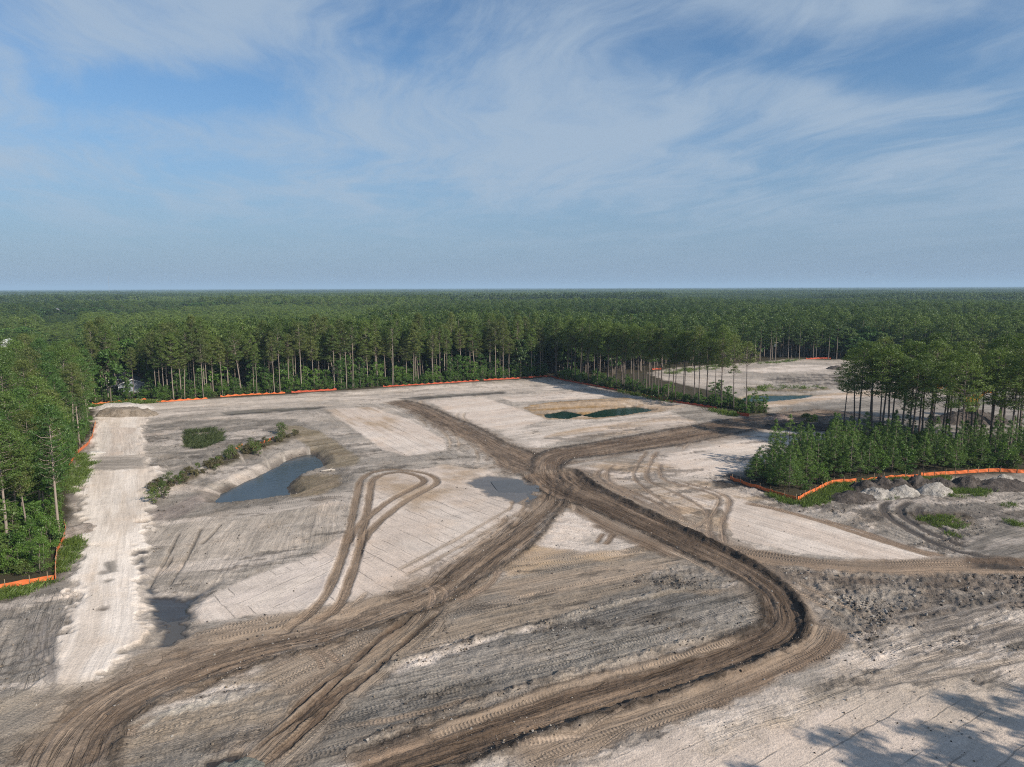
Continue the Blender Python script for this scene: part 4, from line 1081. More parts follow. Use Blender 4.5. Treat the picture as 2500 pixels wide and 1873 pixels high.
def tree_single(name, tv, bark, leafm):
    """trunk and crown in one mesh, for the forest mass"""
    T, V, Q = tv
    nb = len(T.v)
    me = bpy.data.meshes.new(name)
    fs = list(T.f) + [tuple(int(i) + nb for i in q) for q in Q]
    me.from_pydata([tuple(map(float, v)) for v in T.v] + [tuple(map(float, v)) for v in V], [], fs)
    me.materials.append(bark); me.materials.append(leafm)
    me.polygons.foreach_set('material_index', [0] * len(T.f) + [1] * len(Q))
    me.update()
    return bpy.data.objects.new(name, me)          # never linked: only the source of the forest's instances


TALL = [tree_meshes('pine', pine(11 + i, 23.0, (0.55, 0.62, 0.50, 0.58, 0.66, 0.53)[i], (3.1, 2.7, 3.5, 3.0, 2.5, 3.3)[i], (54, 44, 60, 50, 40, 56)[i]), M_BARK, (M_PINE, M_PINE_OLIVE)[i % 2]) for i in range(6)]
SHADEP = [tree_meshes('pine', pine(31 + i, 22.5, (0.56, 0.50, 0.62, 0.54)[i], (3.9, 4.3, 3.3, 4.0)[i], (50, 56, 40, 48)[i], trunk_r=0.23), M_BARK_SHADED, M_PINE) for i in range(4)]
THIN = [tree_meshes('pine', pine(51 + i, 22.0, (0.60, 0.50, 0.70)[i], (3.0, 3.2, 2.9)[i], (34, 38, 30)[i], per=56, trunk_r=0.18, lean=(0.0, 0.02, -0.015)[i]), M_BARK_SHADED, M_PINE_OLIVE) for i in range(3)]
NEAR = [tree_meshes('pine', pine(71 + i, 19.0, (0.50, 0.42, 0.55, 0.47)[i], (3.5, 3.2, 2.9, 3.4)[i], (60, 54, 48, 58)[i], per=105, leaf=(0.36, 0.11), trunk_r=0.22, sides=9), M_BARK, (M_NEARPINE, M_BROAD_DARK, M_PINE_OLIVE, M_NEARPINE)[i]) for i in range(4)]
NEARSAP = [tree_meshes('sapling', broadleaf(171 + i, (8.0, 6.5, 9.5, 5.0)[i], (1.9, 1.8, 2.1, 1.7)[i], (80, 68, 90, 60)[i], 70, (0.17, 0.085), 0.12, (1, 2, 1, 3)[i]), M_TWIG, (M_BROAD, M_BROAD, M_BROAD_DARK, M_BUSH)[i]) for i in range(4)]
YOUNG = [tree_meshes('young_pine', young_pine(91 + i, (9.0, 7.8, 9.8, 7.0, 8.4)[i], (2.0, 1.9, 2.1, 1.8, 1.7)[i], 70), M_TWIG, M_YOUNG) for i in range(5)]
SAPL = [tree_meshes('sapling', broadleaf(111 + i, (7.5, 9.5, 6.0, 8.2)[i], (1.7, 1.9, 1.6, 1.5)[i], (26, 32, 22, 24)[i], 48), M_TWIG, (M_BROAD, M_BROAD_DARK, M_BROAD, M_BROAD_DARK)[i]) for i in range(4)]
SHRUB = [tree_meshes('shrub', broadleaf(131 + i, (2.0, 1.5, 2.6, 1.2)[i], (0.95, 1.0, 1.1, 0.9)[i], 18, 42, (0.20, 0.11), 0.15, 4), M_TWIG, (M_BUSH, M_DRYBUSH, M_BUSH, M_DRYBUSH)[i]) for i in range(4)]


def plant(kind, protos, i, x, y, s, label, cat, group, name, zs=None, lean=0.0, z=None):
    e = empty(name, (x, y, (gz(x, y) if z is None else z) - 0.05), random.random() * 6.283, 1.0)
    e.scale = (s, s, zs if zs else s)
    e.rotation_euler[0] = lean
    tm, cm = protos[i % len(protos)]
    link(bpy.data.objects.new('trunk', tm), e)
    link(bpy.data.objects.new('crown', cm), e)
    return tag(e, label, cat, group)


placed = []                                       # (x, y, radius) of everything planted singly


def free(x, y, d):
    return all((x - a) ** 2 + (y - b) ** 2 > d * d for a, b in placed)


HOUSE_X, HOUSE_Y = None, None
FENCE_BACK = [(199, 874), (238, 871), (300, 865), (322, 864), (336, 868), (375, 867), (448, 862), (476, 858), (531, 854), (616, 850), (727, 843), (828, 836), (1035, 823), (1147, 816), (1188, 813)]
FENCE_EAST = [(1188, 813), (1219, 822), (1314, 840), (1398, 857), (1468, 871), (1549, 883), (1616, 898)]
bk = PL(FENCE_BACK)
seglen = np.hypot(*np.diff(bk, axis=0).T); cum = np.r_[0, np.cumsum(seglen)]


def along(poly, cumlen, s):
    i = int(np.clip(np.searchsorted(cumlen, s) - 1, 0, len(poly) - 2))
    t = (s - cumlen[i]) / (cumlen[i + 1] - cumlen[i]); d = (poly[i + 1] - poly[i]) / (cumlen[i + 1] - cumlen[i])
    return poly[i] + d * s * 0 + (poly[i + 1] - poly[i]) * t, np.array([-d[1], d[0]])


HX0, HX1 = 240, 322                                # photo columns kept open in front of the house


def in_house_view(x, y):
    a = math.degrees(math.atan2(x, y))
    lo = math.degrees(math.atan2(*P(HX0, 850))); hi = math.degrees(math.atan2(*P(HX1, 850)))
    r = math.hypot(x, y)
    return lo < a < hi and 215 < r < 330


# front ranks behind the back fence
STRETCH = ['around the grey house', 'behind the sagging fence right of the grey house', 'behind the middle fence piece of the back edge', 'behind the unfenced gap of the back edge', 'behind the long fence of the back edge', 'near the far corner of the site']
cnt = 0
for rank, (off, step, hs) in enumerate(((2.2, 3.0, 0.93), (6.0, 3.8, 0.98), (11.0, 5.0, 1.02))):
    s = 1.0 + rank
    while s < cum[-1] - 1:
        p, nrm = along(bk, cum, s + random.uniform(-0.8, 0.8) if 1 < s < cum[-1] - 2 else s)
        o = off + random.uniform(-1.5, 1.8)
        x, y = p + nrm * o
        s += step * random.choice((0.35, 0.6, 0.9, 1.2, 1.9))
        if in_house_view(x, y) and random.random() < 0.62:
            continue
        if not free(x, y, 1.0):
            continue
        placed.append((x, y))
        h = hs * random.uniform(0.72, 1.14)
        w = random.uniform(0.66, 1.12)
        st = STRETCH[min(5, int(6 * s / cum[-1]))]
        plant('pine', TALL, cnt if cnt % 5 else cnt * 3 + 1, x, y, w, ('slim front-rank pine with bare pale trunk ', 'tall second-rank pine ', 'tall third-rank pine ')[rank] + st, 'pine tree',
              ('front rank pines ', 'second rank pines ', 'third rank pines ')[rank] + st, 'pine_tree', zs=h, lean=random.uniform(-0.02, 0.02))
        cnt += 1
N_BACK = cnt

# open strip of pines between the two clearings
ea = PL(FENCE_EAST); cume = np.r_[0, np.cumsum(np.hypot(*np.diff(ea, axis=0).T))]
cnt = 0
s = 1.0
while s < cume[-1] - 6:
    p, nrm = along(ea, cume, s)
    frac = s / cume[-1]
    for rep in range(2 if frac < 0.55 else 1):
        o = random.uniform(1.5, 4.0) + rep * random.uniform(4, 9) * (1.0 if frac < 0.5 else 0.7)
        x, y = p + nrm * o + np.array((random.uniform(-1, 1), random.uniform(-1, 1)))
        if free(x, y, 1.8):
            placed.append((x, y))
            thin = frac > 0.45 and random.random() < 0.6
            plant('pine', THIN if thin else SHADEP, cnt, x, y, random.uniform(0.75, 1.0), 'sparse shaded-trunk pine in the strip dividing the two clearings' if thin else 'full-crowned pine in the strip dividing the two clearings',
                  'pine tree', 'sparse pines of the dividing strip' if thin else 'full pines of the dividing strip', 'pine_tree', zs=random.uniform(0.88, 1.08), lean=random.uniform(-0.03, 0.03))
            cnt += 1
    s += random.uniform(2.2, 4.6)
for k, (a, b) in enumerate([(1330, 832), (1352, 838), (1378, 846), (1402, 851), (1428, 857), (1452, 861), (1476, 866), (1500, 870), (1526, 875), (1556, 878)]):
    x, y = P(a, b); placed.append((x, y))
    plant('pine', SHADEP, k, x, y, random.uniform(0.85, 1.05), 'full-crowned pine in the strip dividing the two clearings', 'pine tree', 'full pines of the dividing strip', 'pine_tree', zs=random.uniform(0.92, 1.08), lean=random.uniform(-0.03, 0.03))
x, y = P(1612, 893); placed.append((x, y))
plant('pine', THIN, 2, x, y, 1.0, 'lone tall thin pine with bare shaded trunk at the end of the dividing strip', 'pine tree', None, 'pine_tree', zs=0.90)

# pines of the right-hand grove, their shade put into a darker bark
GROVE = [(1822, 925), (1845, 940), (1882, 948), (1900, 930), (1925, 952), (1945, 945), (1962, 955), (1985, 940), (2005, 962), (2012, 950), (2040, 958), (2050, 935), (2062, 972), (2083, 950), (2095, 985), (2102, 965), (2118, 948),
         (2135, 990), (2150, 975), (2165, 955), (2178, 1000), (2190, 985), (2200, 968), (2212, 950), (2230, 980), (2225, 1005), (2250, 960), (2275, 985), (2300, 965), (2075, 1005), (1990, 978), (2030, 985), (1852, 962), (1875, 968), (1900, 966), (1915, 975), (1945, 978), (1965, 986), (2080, 930), (2110, 925), (2140, 935), (2160, 920), (2185, 940), (2205, 925), (2010, 930), (2240, 930)]
GRV = ('at the open end of the grove behind the young pines', 'in the middle of the grove behind the young pines', 'in the grove around the excavator towards the picture edge')
for k, (a, b) in enumerate(GROVE):
    x, y = P(a, b); placed.append((x, y))
    dead = k in (0, 14)
    plant('pine', THIN if dead or k % 6 == 3 else SHADEP, k, x, y, random.uniform(0.95, 1.25), 'crooked thin pine at the open end of the grove behind the young pines' if k == 0 else 'tall shaded-trunk pine ' + GRV[0 if a < 1935 else 1 if a < 2060 else 2], 'pine tree',
          None if k == 0 else 'grove pines ' + GRV[0 if a < 1935 else 1 if a < 2060 else 2], 'pine_tree', zs=random.uniform(0.86, 1.06) * (0.8 if k == 0 else 1), lean=random.uniform(-0.03, 0.03))

# young pines behind the corner of orange fence
YP = PL([(1600, 1030), (1720, 1070), (1800, 1036), (1990, 1022), (2230, 1012), (2250, 975), (2050, 975), (1880, 968), (1760, 985), (1660, 1005)])
YF = PL([(1577, 1035), (1721, 1081), (1799, 1044), (1989, 1029), (2260, 1020)])
cnt = 0
tries = 0
lo, hi = YP.min(0), YP.max(0)
while cnt < 105 and tries < 6000:
    tries += 1
    x = random.uniform(lo[0], hi[0]); y = random.uniform(lo[1], hi[1])
    if not inside(YP, np.array([x]), np.array([y]))[0] or not free(x, y, 1.75):
        continue
    if x > 62 + (y - 118) * 0.45 and random.random() < 0.6:
        continue
    placed.append((x, y))
    w = random.uniform(0.85, 1.2)
    edge = math.hypot(x - P(1600, 1030)[0], y - P(1600, 1030)[1])
    hh = min(0.90, 0.48 + edge * 0.03) * random.uniform(0.80, 1.15)
    dw = [min(seg_dist(np.array([x]), np.array([y]), YF[i], YF[i + 1])[0][0] for i in rng_) for rng_ in ((0,), (1, 2), (3,))]
    k_ = 3 if min(dw) > 4.5 else int(np.argmin(dw))
    yl = ('bushy young pine on the shaded left flank above the fence', 'sunlit bushy young pine right above the bright fence and grass', 'bushy young pine in front of the grove above the red-orange fence', 'bushy young pine deep inside the thicket')[k_]
    plant('young', YOUNG, cnt, x, y, w, yl, 'young pine', 'young pines: ' + yl[6:], 'young_pine', zs=hh)
    cnt += 1

# the wood on the left of the white road
LEFTP = [(18, 1186, 1.0), (128, 1156, 1.0), (62, 1172, 0.72), (40, 1165, 0.8), (95, 1140, 0.75), (5, 1130, 1.0), (75, 1100, 0.9), (110, 1085, 0.95), (30, 1090, 1.05), (55, 1055, 1.0), (120, 1040, 0.95), (90, 1020, 1.0),
         (20, 1020, 1.1), (135, 1000, 0.95), (160, 965, 1.0), (172, 960, 0.92), (150, 950, 1.05), (110, 975, 1.05), (70, 985, 1.1), (35, 965, 1.1), (5, 975, 1.1), (182, 925, 0.95), (190, 915, 0.85), (165, 912, 1.0), (140, 915, 1.05),
         (115, 930, 1.1), (85, 940, 1.1), (55, 925, 1.1), (25, 930, 1.1), (190, 890, 0.9), (170, 885, 1.0), (150, 880, 1.0), (120, 892, 1.05), (95, 900, 1.1), (65, 892, 1.1), (35, 895, 1.1), (8, 905, 1.1), (-20, 1140, 1.0), (-30, 1060, 1.0),
         (-25, 980, 1.05), (-40, 1200, 1.0), (-60, 1110, 1.0), (185, 868, 0.85), (160, 862, 1.0), (130, 866, 1.0), (100, 870, 1.05), (70, 866, 1.05), (40, 868, 1.05), (10, 872, 1.05)]
LWP = ('in the near corner of the left wood', 'beside the middle of the white road', 'at the far end of the white road')
for k, (a, b, h) in enumerate(LEFTP):
    x, y = P(a, b); placed.append((x, y))
    lb = {0: 'nearest big pine with thick pale trunk deep inside the wood corner left of the road', 1: 'tall pine with long bare pale trunk standing beside the bend of the orange fence'}.get(k)
    grp = None if lb else 'pines of the wood beside the white road'
    plant('pine', NEAR, k, x, y, random.uniform(0.85, 1.1) * h, lb or 'green pine ' + LWP[0 if b > 1070 else 1 if b > 940 else 2], 'pine tree', grp and 'left wood pines ' + LWP[0 if b > 1070 else 1 if b > 940 else 2], 'pine_tree', zs=h * random.uniform(0.9, 1.06), lean=random.uniform(-0.03, 0.03))

# broadleaf saplings along the wood edges
def saplings(n, where, label, group, h=(0.6, 1.0), mind=1.3, protos=None, where_words=None):
    c = 0; t = 0
    while c < n and t < 4000:
        t += 1
        x, y = where()
        if not free(x, y, mind) or in_house_view(x, y) and random.random() < 0.7:
            continue
        placed.append((x, y))
        s_ = random.uniform(*h)
        wh = where_words(x, y) if where_words else ''
        plant('sap', protos or SAPL, c + int(random.random() * 2), x, y, s_, label + wh, 'sapling', group + wh, 'sapling', zs=s_ * random.uniform(0.85, 1.2))
        c += 1


def back_edge():
    p, nrm = along(bk, cum, random.uniform(0.5, cum[-1] - 0.5))
    return p + nrm * random.choice((random.uniform(1.5, 5), random.uniform(4, 14)))


def east_edge():
    s = cume[-1] * random.random() ** 0.9
    p, nrm = along(ea, cume, min(s, cume[-1] - 2))
    return p + nrm * random.uniform(1.5, 8)


LW = PL([(-40, 1262), (0, 1255), (108, 1236), (112, 1180), (126, 1130), (130, 1050), (165, 975), (190, 920), (150, 900), (60, 1000), (-60, 1100)])


def left_edge():
    while True:
        x = random.uniform(LW[:, 0].min(), LW[:, 0].max()); y = random.uniform(LW[:, 1].min(), LW[:, 1].max())
        if inside(LW, np.array([x]), np.array([y]))[0]:
            return np.array((x, y))


saplings(120, back_edge, 'slender leafy sapling among the trunks', 'saplings', (0.5, 1.35), where_words=lambda x, y: ' ' + STRETCH[min(5, int(6 * cum[int(np.argmin(np.hypot(bk[:, 0] - x, bk[:, 1] - y)))] / cum[-1]))])
saplings(42, east_edge, 'leafy sapling at the foot of the pines in the dividing strip', 'saplings of the dividing strip', (0.2, 0.55))
saplings(70, left_edge, 'bright green leafy sapling', 'saplings', (0.4, 0.95), protos=NEARSAP, where_words=lambda x, y: ' ' + LWP[0 if y < 108 else 1 if y < 165 else 2])
for a, b, s_ in ((1555, 872, 0.85), (1575, 880, 0.75), (1540, 866, 0.7), (1648, 890, 0.6)):
    x, y = P(a, b); placed.append((x, y))
    plant('sap', SAPL, 1, x, y, s_ * 1.25, {1555: 'large rounded leafy tree beside the lone thin pine', 1575: 'leafy tree filling the foot of the lone thin pine', 1540: 'rounded leafy tree between the dividing strip and the green pond',
          1648: 'small leafy tree standing alone by the gap between the clearings'}[a], 'broadleaf tree', None, 'broadleaf_tree', zs=s_ * 0.95)

# brush strip behind the pond
BR = PL([(312, 1064), (400, 1027), (500, 988), (560, 958), (640, 936), (646, 943), (560, 975), (480, 1010), (400, 1046), (332, 1080)])
c = 0
while c < 85:
    x = random.uniform(BR[:, 0].min(), BR[:, 0].max()); y = random.uniform(BR[:, 1].min(), BR[:, 1].max())
    if not inside(BR, np.array([x]), np.array([y]))[0] or not free(x, y, 0.55):
        continue
    placed.append((x, y))
    plant('shrub', SHRUB, random.choice((1, 3, 3, 1, 0, 2)), x, y, random.uniform(0.35, 1.0), 'tangled leafy shrub in the brush strip behind the pond', 'shrub', 'shrubs of the brush strip', 'shrub')
    c += 1
for a, b in ((606, 935), (612, 938), (556, 985), (350, 1078), (330, 1090)):
    x, y = P(a, b)
    plant('shrub', SHRUB, 2, x, y, 1.0, {606: 'light green shrub at the far end of the brush strip', 612: 'leafy shrub next to the torn orange fabric end', 556: 'small yellow-green shrub below the torn orange fabric', 350: 'green shrub at the near end of the brush strip',
          330: 'low shrub at the foot of the brush strip by the white road'}[a], 'shrub', None, 'shrub', zs=1.1)

# ------------------------------------------------------------------ instanced masses
def instancer(name, protos, pts, rots, scl, idx, label, tone=None):
    """one object: points of a mesh, each carrying a tree, through geometry nodes"""
    me = bpy.data.meshes.new(name)
    n = len(pts)
    me.vertices.add(n); me.vertices.foreach_set('co', np.asarray(pts, np.float32).ravel())
    at = me.attributes.new('turn', 'FLOAT_VECTOR', 'POINT'); at.data.foreach_set('vector', np.asarray(rots, np.float32).ravel())
    at = me.attributes.new('size', 'FLOAT_VECTOR', 'POINT'); at.data.foreach_set('vector', np.asarray(scl, np.float32).ravel())
    at = me.attributes.new('pick', 'INT', 'POINT'); at.data.foreach_set('value', np.asarray(idx, np.int32))
    o = link(bpy.data.objects.new(name, me))
    ng = bpy.data.node_groups.new(name + '_nodes', 'GeometryNodeTree')
    ng.interface.new_socket('Geometry', in_out='INPUT', socket_type='NodeSocketGeometry')
    ng.interface.new_socket('Geometry', in_out='OUTPUT', socket_type='NodeSocketGeometry')
    gi = ng.nodes.new('NodeGroupInput'); go = ng.nodes.new('NodeGroupOutput')
    m2p = ng.nodes.new('GeometryNodeMeshToPoints'); ng.links.new(gi.outputs[0], m2p.inputs[0])
    iop = ng.nodes.new('GeometryNodeInstanceOnPoints'); ng.links.new(m2p.outputs[0], iop.inputs['Points'])
    iop.inputs['Pick Instance'].default_value = True
    g2i = ng.nodes.new('GeometryNodeGeometryToInstance')
    for p in reversed(protos):
        oi = ng.nodes.new('GeometryNodeObjectInfo'); oi.inputs['Object'].default_value = p
        ng.links.new(oi.outputs['Geometry'], g2i.inputs[0])
    # join order of a multi-input is not guaranteed, and it does not matter here: every proto of a mass may stand anywhere
    gti = []
    ng.nodes.remove(g2i)
    jn = ng.nodes.new('GeometryNodeJoinGeometry')
    for nd in [k for k in ng.nodes if k.bl_idname == 'GeometryNodeObjectInfo']:
        nd.inputs['As Instance'].default_value = True
        ng.links.new(nd.outputs['Geometry'], jn.inputs[0])
    ng.links.new(jn.outputs[0], iop.inputs['Instance'])
    def named(nm, ty, sock):
        a_ = ng.nodes.new('GeometryNodeInputNamedAttribute'); a_.data_type = ty; a_.inputs[0].default_value = nm
        ng.links.new(a_.outputs[0], sock)
    named('turn', 'FLOAT_VECTOR', iop.inputs['Rotation'])
    named('size', 'FLOAT_VECTOR', iop.inputs['Scale'])
    named('pick', 'INT', iop.inputs['Instance Index'])
    if tone is not None:
        at = me.attributes.new('tone', 'FLOAT', 'POINT'); at.data.foreach_set('value', np.asarray(tone, np.float32))
    ng.links.new(iop.outputs[0], go.inputs[0])
    md = o.modifiers.new('scatter', 'NODES'); md.node_group = ng
    return tag(o, label, None, None, 'stuff')


MASS = [tree_single('mass_pine', pine(201 + i, 22.5, (0.55, 0.40, 0.62, 0.36, 0.50)[i], (3.2, 4.4, 2.6, 4.8, 3.5)[i], (34, 44, 24, 50, 36)[i], per=34, crz=(0.55, 0.7, 0.5, 0.75, 0.6)[i], leaf=(0.66, 0.30), sides=5, limbs=False), M_BARK, M_PINE_FAR) for i in range(5)]
MASSB = [tree_single('mass_broadleaf', broadleaf(221 + i, 15.0, 3.9, 46, 40, (0.7, 0.5), 0.30), M_TWIG, (M_BROAD_DARK, M_PINE_FAR)[i]) for i in range(2)]


def patch(seed, n=12, R=17.0, per=26):
    """a stand of far trees in one mesh"""
    r = np.random.default_rng(seed)
    T = MB(); V, Q = [], []; nb = 0
    for k in range(n):
        an = k * 2.4 + r.random(); rr = R * math.sqrt((k + 0.5) / n)
        x, y = rr * math.cos(an), rr * math.sin(an); h = 22 * (0.82 + 0.3 * r.random())
        T.tube([(x, y, 0), (x, y, h * 0.8)], [0.25, 0.1], 3, cap=False)
        for j in range(9):
            f = (j + r.random()) / 9
            z = h * (0.50 + 0.48 * f); q_ = 3.6 * math.sin(math.pi * (0.25 + 0.70 * f)) * (0.3 + 0.7 * r.random()); a2 = r.random() * 6.28
            v, q = leaf_quads(clump_points((x + q_ * math.cos(a2), y + q_ * math.sin(a2), z), 1.7, 1.1, per, r), 1.5, 0.9, 0.5, r)
            V.append(v); Q.append(q + nb); nb += len(v)
    return T, np.vstack(V), np.vstack(Q)


PATCH = [tree_single('far_stand', patch(241 + i), M_BARK, M_PINE_FAR) for i in range(3)]
UNDER = [tree_single('mass_shrub', broadleaf(261 + i, (3.0, 2.2, 4.2)[i], (1.5, 1.4, 1.7)[i], 24, 70, (0.20, 0.13), 0.06, 3), M_TWIG, (M_BROAD_DARK, M_BUSH, M_BROAD)[i]) for i in range(3)]

PX = np.array([p[0] for p in placed]); PY = np.array([p[1] for p in placed])
YARD = PL([(238, 858), (322, 852), (318, 838), (245, 842)])


def stand_height(x, y):
    """woodland blocks of different ages"""
    a = fbm(x * 0.0021 + 3, y * 0.0021 + 7, 2)
    cell = vnoise(np.floor(x / 330 + 0.35 * np.sin(y / 500)) * 3.7, np.floor(y / 420 + 0.3 * np.sin(x / 600)) * 5.3)
    return np.clip(0.60 + 0.40 * a + 0.50 * (cell - 0.5), 0.45, 1.10)


def stand_tone(x, y):
    cell = vnoise(np.floor(x / 260 + 0.4 * np.sin(y / 430)) * 4.1 + 9, np.floor(y / 350 + 0.4 * np.sin(x / 510)) * 6.3 + 2)
    return np.clip(0.8 * (cell - 0.5) + 1.0 * (fbm(x * 0.006, y * 0.006, 3) - 0.5), -0.45, 0.45)


# forest near and middle distance, tree by tree
pts, rots, scl, pick = [], [], [], []
FX, FY = [], []
for r0, r1, sp in ((60, 420, 4.6), (420, 760, 5.8), (760, 1150, 7.6)):
    nx = int(2 * r1 * 0.78 / sp); ny = int((r1) / sp)
    gx, gy = np.meshgrid(np.linspace(-r1 * 0.78, r1 * 0.78, nx), np.linspace(0, r1, ny))
    gx = (gx + rng.uniform(-0.48, 0.48, gx.shape) * sp).ravel(); gy = (gy + rng.uniform(-0.48, 0.48, gy.shape) * sp).ravel()
    rr = np.hypot(gx, gy); aa = np.degrees(np.arctan2(gx, gy))
    ok = (rr >= r0) & (rr < r1) & (np.abs(aa) < 41)
    FX.append(gx[ok]); FY.append(gy[ok])
FX = np.concatenate(FX); FY = np.concatenate(FY)
site_sd = poly_sd(SITE, FX, FY); clear_sd = poly_sd(CLEAR, FX, FY)
ok = (site_sd < -3.0) & (clear_sd < -2.0)
# the strip between the clearings, the grove and the near left wood hold only the trees planted singly
STRIP = PL([(1180, 810), (1330, 812), (1420, 800), (1440, 822), (1560, 848), (1600, 862), (1660, 880), (1720, 900), (1830, 915), (2050, 960), (2400, 960), (2400, 1030), (1990, 1032), (1800, 1046), (1721, 1083), (1570, 1032), (1700, 990), (1830, 944), (1640, 905), (1540, 887), (1320, 844)])
ok &= ~inside(STRIP, FX, FY)
ok &= ~inside(YARD, FX, FY)
HLO = math.degrees(math.atan2(*P(HX0, 850))); HHI = math.degrees(math.atan2(*P(HX1, 850)))
FA = np.degrees(np.arctan2(FX, FY)); FR = np.hypot(FX, FY)
ok &= ~((FA > HLO) & (FA < HHI) & (FR > 225) & (FR < 318) & (rng.random(len(FX)) < 0.85))
ok &= ~((FA < -8) & (FR < 175) & (rng.random(len(FX)) < 0.35))
FX, FY, FA, FR = FX[ok], FY[ok], FA[ok], FR[ok]
dmin = np.full(len(FX), 1e9)
for i in range(0, len(PX), 200):
    k = np.nonzero(FR < 330)[0]
    d = np.sqrt((FX[k, None] - PX[None, i:i + 200]) ** 2 + (FY[k, None] - PY[None, i:i + 200]) ** 2).min(1)
    dmin[k] = np.minimum(dmin[k], d)
ok = dmin > 2.4
FX, FY, FA, FR = FX[ok], FY[ok], FA[ok], FR[ok]
hgt = stand_height(FX, FY) * rng.uniform(0.72, 1.16, len(FX))
hgt = np.where((FR < 330) & (FA > -31) & (FA < 4), np.maximum(hgt, 0.84 + 0.2 * rng.random(len(FX))), hgt)
# a low open wood lets the far white house be seen
HWA = math.degrees(math.atan2(*P(127, 700)))
hgt = np.where((np.abs(FA - HWA) < 1.3) & (FR > 330) & (FR < 900), hgt * 0.55, hgt)
wid = rng.uniform(0.85, 1.2, len(FX)) * np.where(FR > 760, 1.4, np.where(FR > 420, 1.12, 1.0))
leafy = (fbm(FX * 0.012 + 40, FY * 0.012, 3) > 0.60) | (rng.random(len(FX)) < 0.07)
leafy |= (FA < -22) & (FR < 420) & (rng.random(len(FX)) < 0.35)
pk = np.where(leafy, 5 + rng.integers(0, 2, len(FX)), rng.integers(0, 5, len(FX)))
hgt = np.where(pk >= 5, hgt * 1.15, hgt)
# tall pines standing outside the frame on the right: only their shadows reach the sand
off = []
for k in range(26):
    q = (k % 15) / 14 if k < 15 else 0.3 + 0.7 * (k - 15) / 10
    off.append((43 + 32 * q + rng.random() * 3, 28 + 12 * q - rng.random() * 2.0 - (k % 3) * 3.5 - (4 if k >= 15 else 0)))
off = np.array(off)
n_off = len(off)
allx = np.r_[FX, off[:, 0]]; ally = np.r_[FY, off[:, 1]]
instancer('forest', MASS + MASSB, np.c_[allx, ally, np.full(len(allx), -0.4)], np.c_[np.zeros(len(allx)), np.zeros(len(allx)), rng.random(len(allx)) * 6.28],
          np.c_[np.r_[wid, np.full(n_off, 1.0)], np.r_[wid, np.full(n_off, 1.0)], np.r_[hgt, np.full(n_off, 0.95)]], np.r_[pk, np.zeros(n_off, int)], tone=np.r_[stand_tone(FX, FY) + np.where((FA < -20) & (FR < 400), 0.18, 0.0), np.zeros(n_off)], label='dense pine forest stretching away behind the cleared site')

# forest far away, stand by stand, out to the horizon
rs, as_ = [], []
r = 1140.0
while r < 46000:
    sp = max(24.0, r * 0.0125)
    n = int(math.radians(84) * r / sp)
    a_ = np.radians(-42) + (np.arange(n) + rng.random(n)) * math.radians(84) / n
    rs.append(r + rng.uniform(-0.5, 0.5, n) * sp); as_.append(a_)
    r += sp * 0.85
rs = np.concatenate(rs); as_ = np.concatenate(as_)
x, y = rs * np.sin(as_), rs * np.cos(as_)
h = stand_height(x, y) * rng.uniform(0.9, 1.08, len(x))
gap = (fbm(x * 0.0016 + 11, y * 0.0016 + 5, 2) > 0.66)
keep = ~gap
x, y, h, rs = x[keep], y[keep], h[keep], rs[keep]
w = np.maximum(1.0, rs * 0.0125 / 26.0)
instancer('far_forest', PATCH, np.c_[x, y, np.full(len(x), -0.6)], np.c_[np.zeros(len(x)), np.zeros(len(x)), rng.random(len(x)) * 6.28], np.c_[w, w, h], rng.integers(0, 3, len(x)), tone=stand_tone(x * 0.5, y * 0.5) - 0.05, label='distant pine forest fading towards the flat horizon')

# undergrowth along the wood edges
ux, uy = [], []
for fn, n in ((back_edge, 620), (east_edge, 120), (left_edge, 420)):
    for k in range(n):
        p = fn()
        if not in_house_view(*p) or random.random() < 0.5:
            ux.append(p[0]); uy.append(p[1])
for k in range(170):                                # feet of the grove and the back of the young pines
    p = P(random.uniform(1690, 2260), random.uniform(905, 985))
    if p[0] - 66 > (185 - p[1]) * 0.1 and not inside(CLEAR, np.array([p[0]]), np.array([p[1]]))[0] and not inside(SITE, np.array([p[0]]), np.array([p[1]]))[0]:
        ux.append(p[0]); uy.append(p[1])
for k in range(260):                                # brush at the feet of the young pines
    x = random.uniform(YP[:, 0].min(), YP[:, 0].max()); y = random.uniform(YP[:, 1].min(), YP[:, 1].max())
    if inside(YP, np.array([x]), np.array([y]))[0]:
        ux.append(x); uy.append(y)
ux, uy = np.array(ux), np.array(uy)
ok = poly_sd(SITE, ux, uy) < -0.8
ux, uy = ux[ok], uy[ok]
sc = rng.uniform(0.5, 1.15, len(ux))
instancer('undergrowth', UNDER, np.c_[ux, uy, np.full(len(ux), -0.15)], np.c_[np.zeros(len(ux)), np.zeros(len(ux)), rng.random(len(ux)) * 6.28], np.c_[sc, sc, sc * rng.uniform(0.7, 1.3, len(ux))], rng.integers(0, 3, len(ux)), 'low leafy undergrowth along the edges of the woods')


# grass
def tuft(seed, n=26, h=0.42, spread=0.35, w=0.03):
    r = np.random.default_rng(seed)
    V, F = [], []
    for k in range(n):
        b = r.normal(size=2) * spread; d = r.normal(size=2) * 0.5; L = h * (0.5 + 0.8 * r.random())
        s = np.array([-d[1], d[0]]); s = s / (np.linalg.norm(s) + 1e-6) * w
        i = len(V)
        V += [(b[0] - s[0], b[1] - s[1], -0.05), (b[0] + s[0], b[1] + s[1], -0.05), (b[0] + d[0] * L * 0.5 + s[0] * .6, b[1] + d[1] * L * 0.5 + s[1] * .6, L * 0.65), (b[0] + d[0] * L, b[1] + d[1] * L, L)]
        F.append((i, i + 1, i + 2, i + 3))
    return V, F


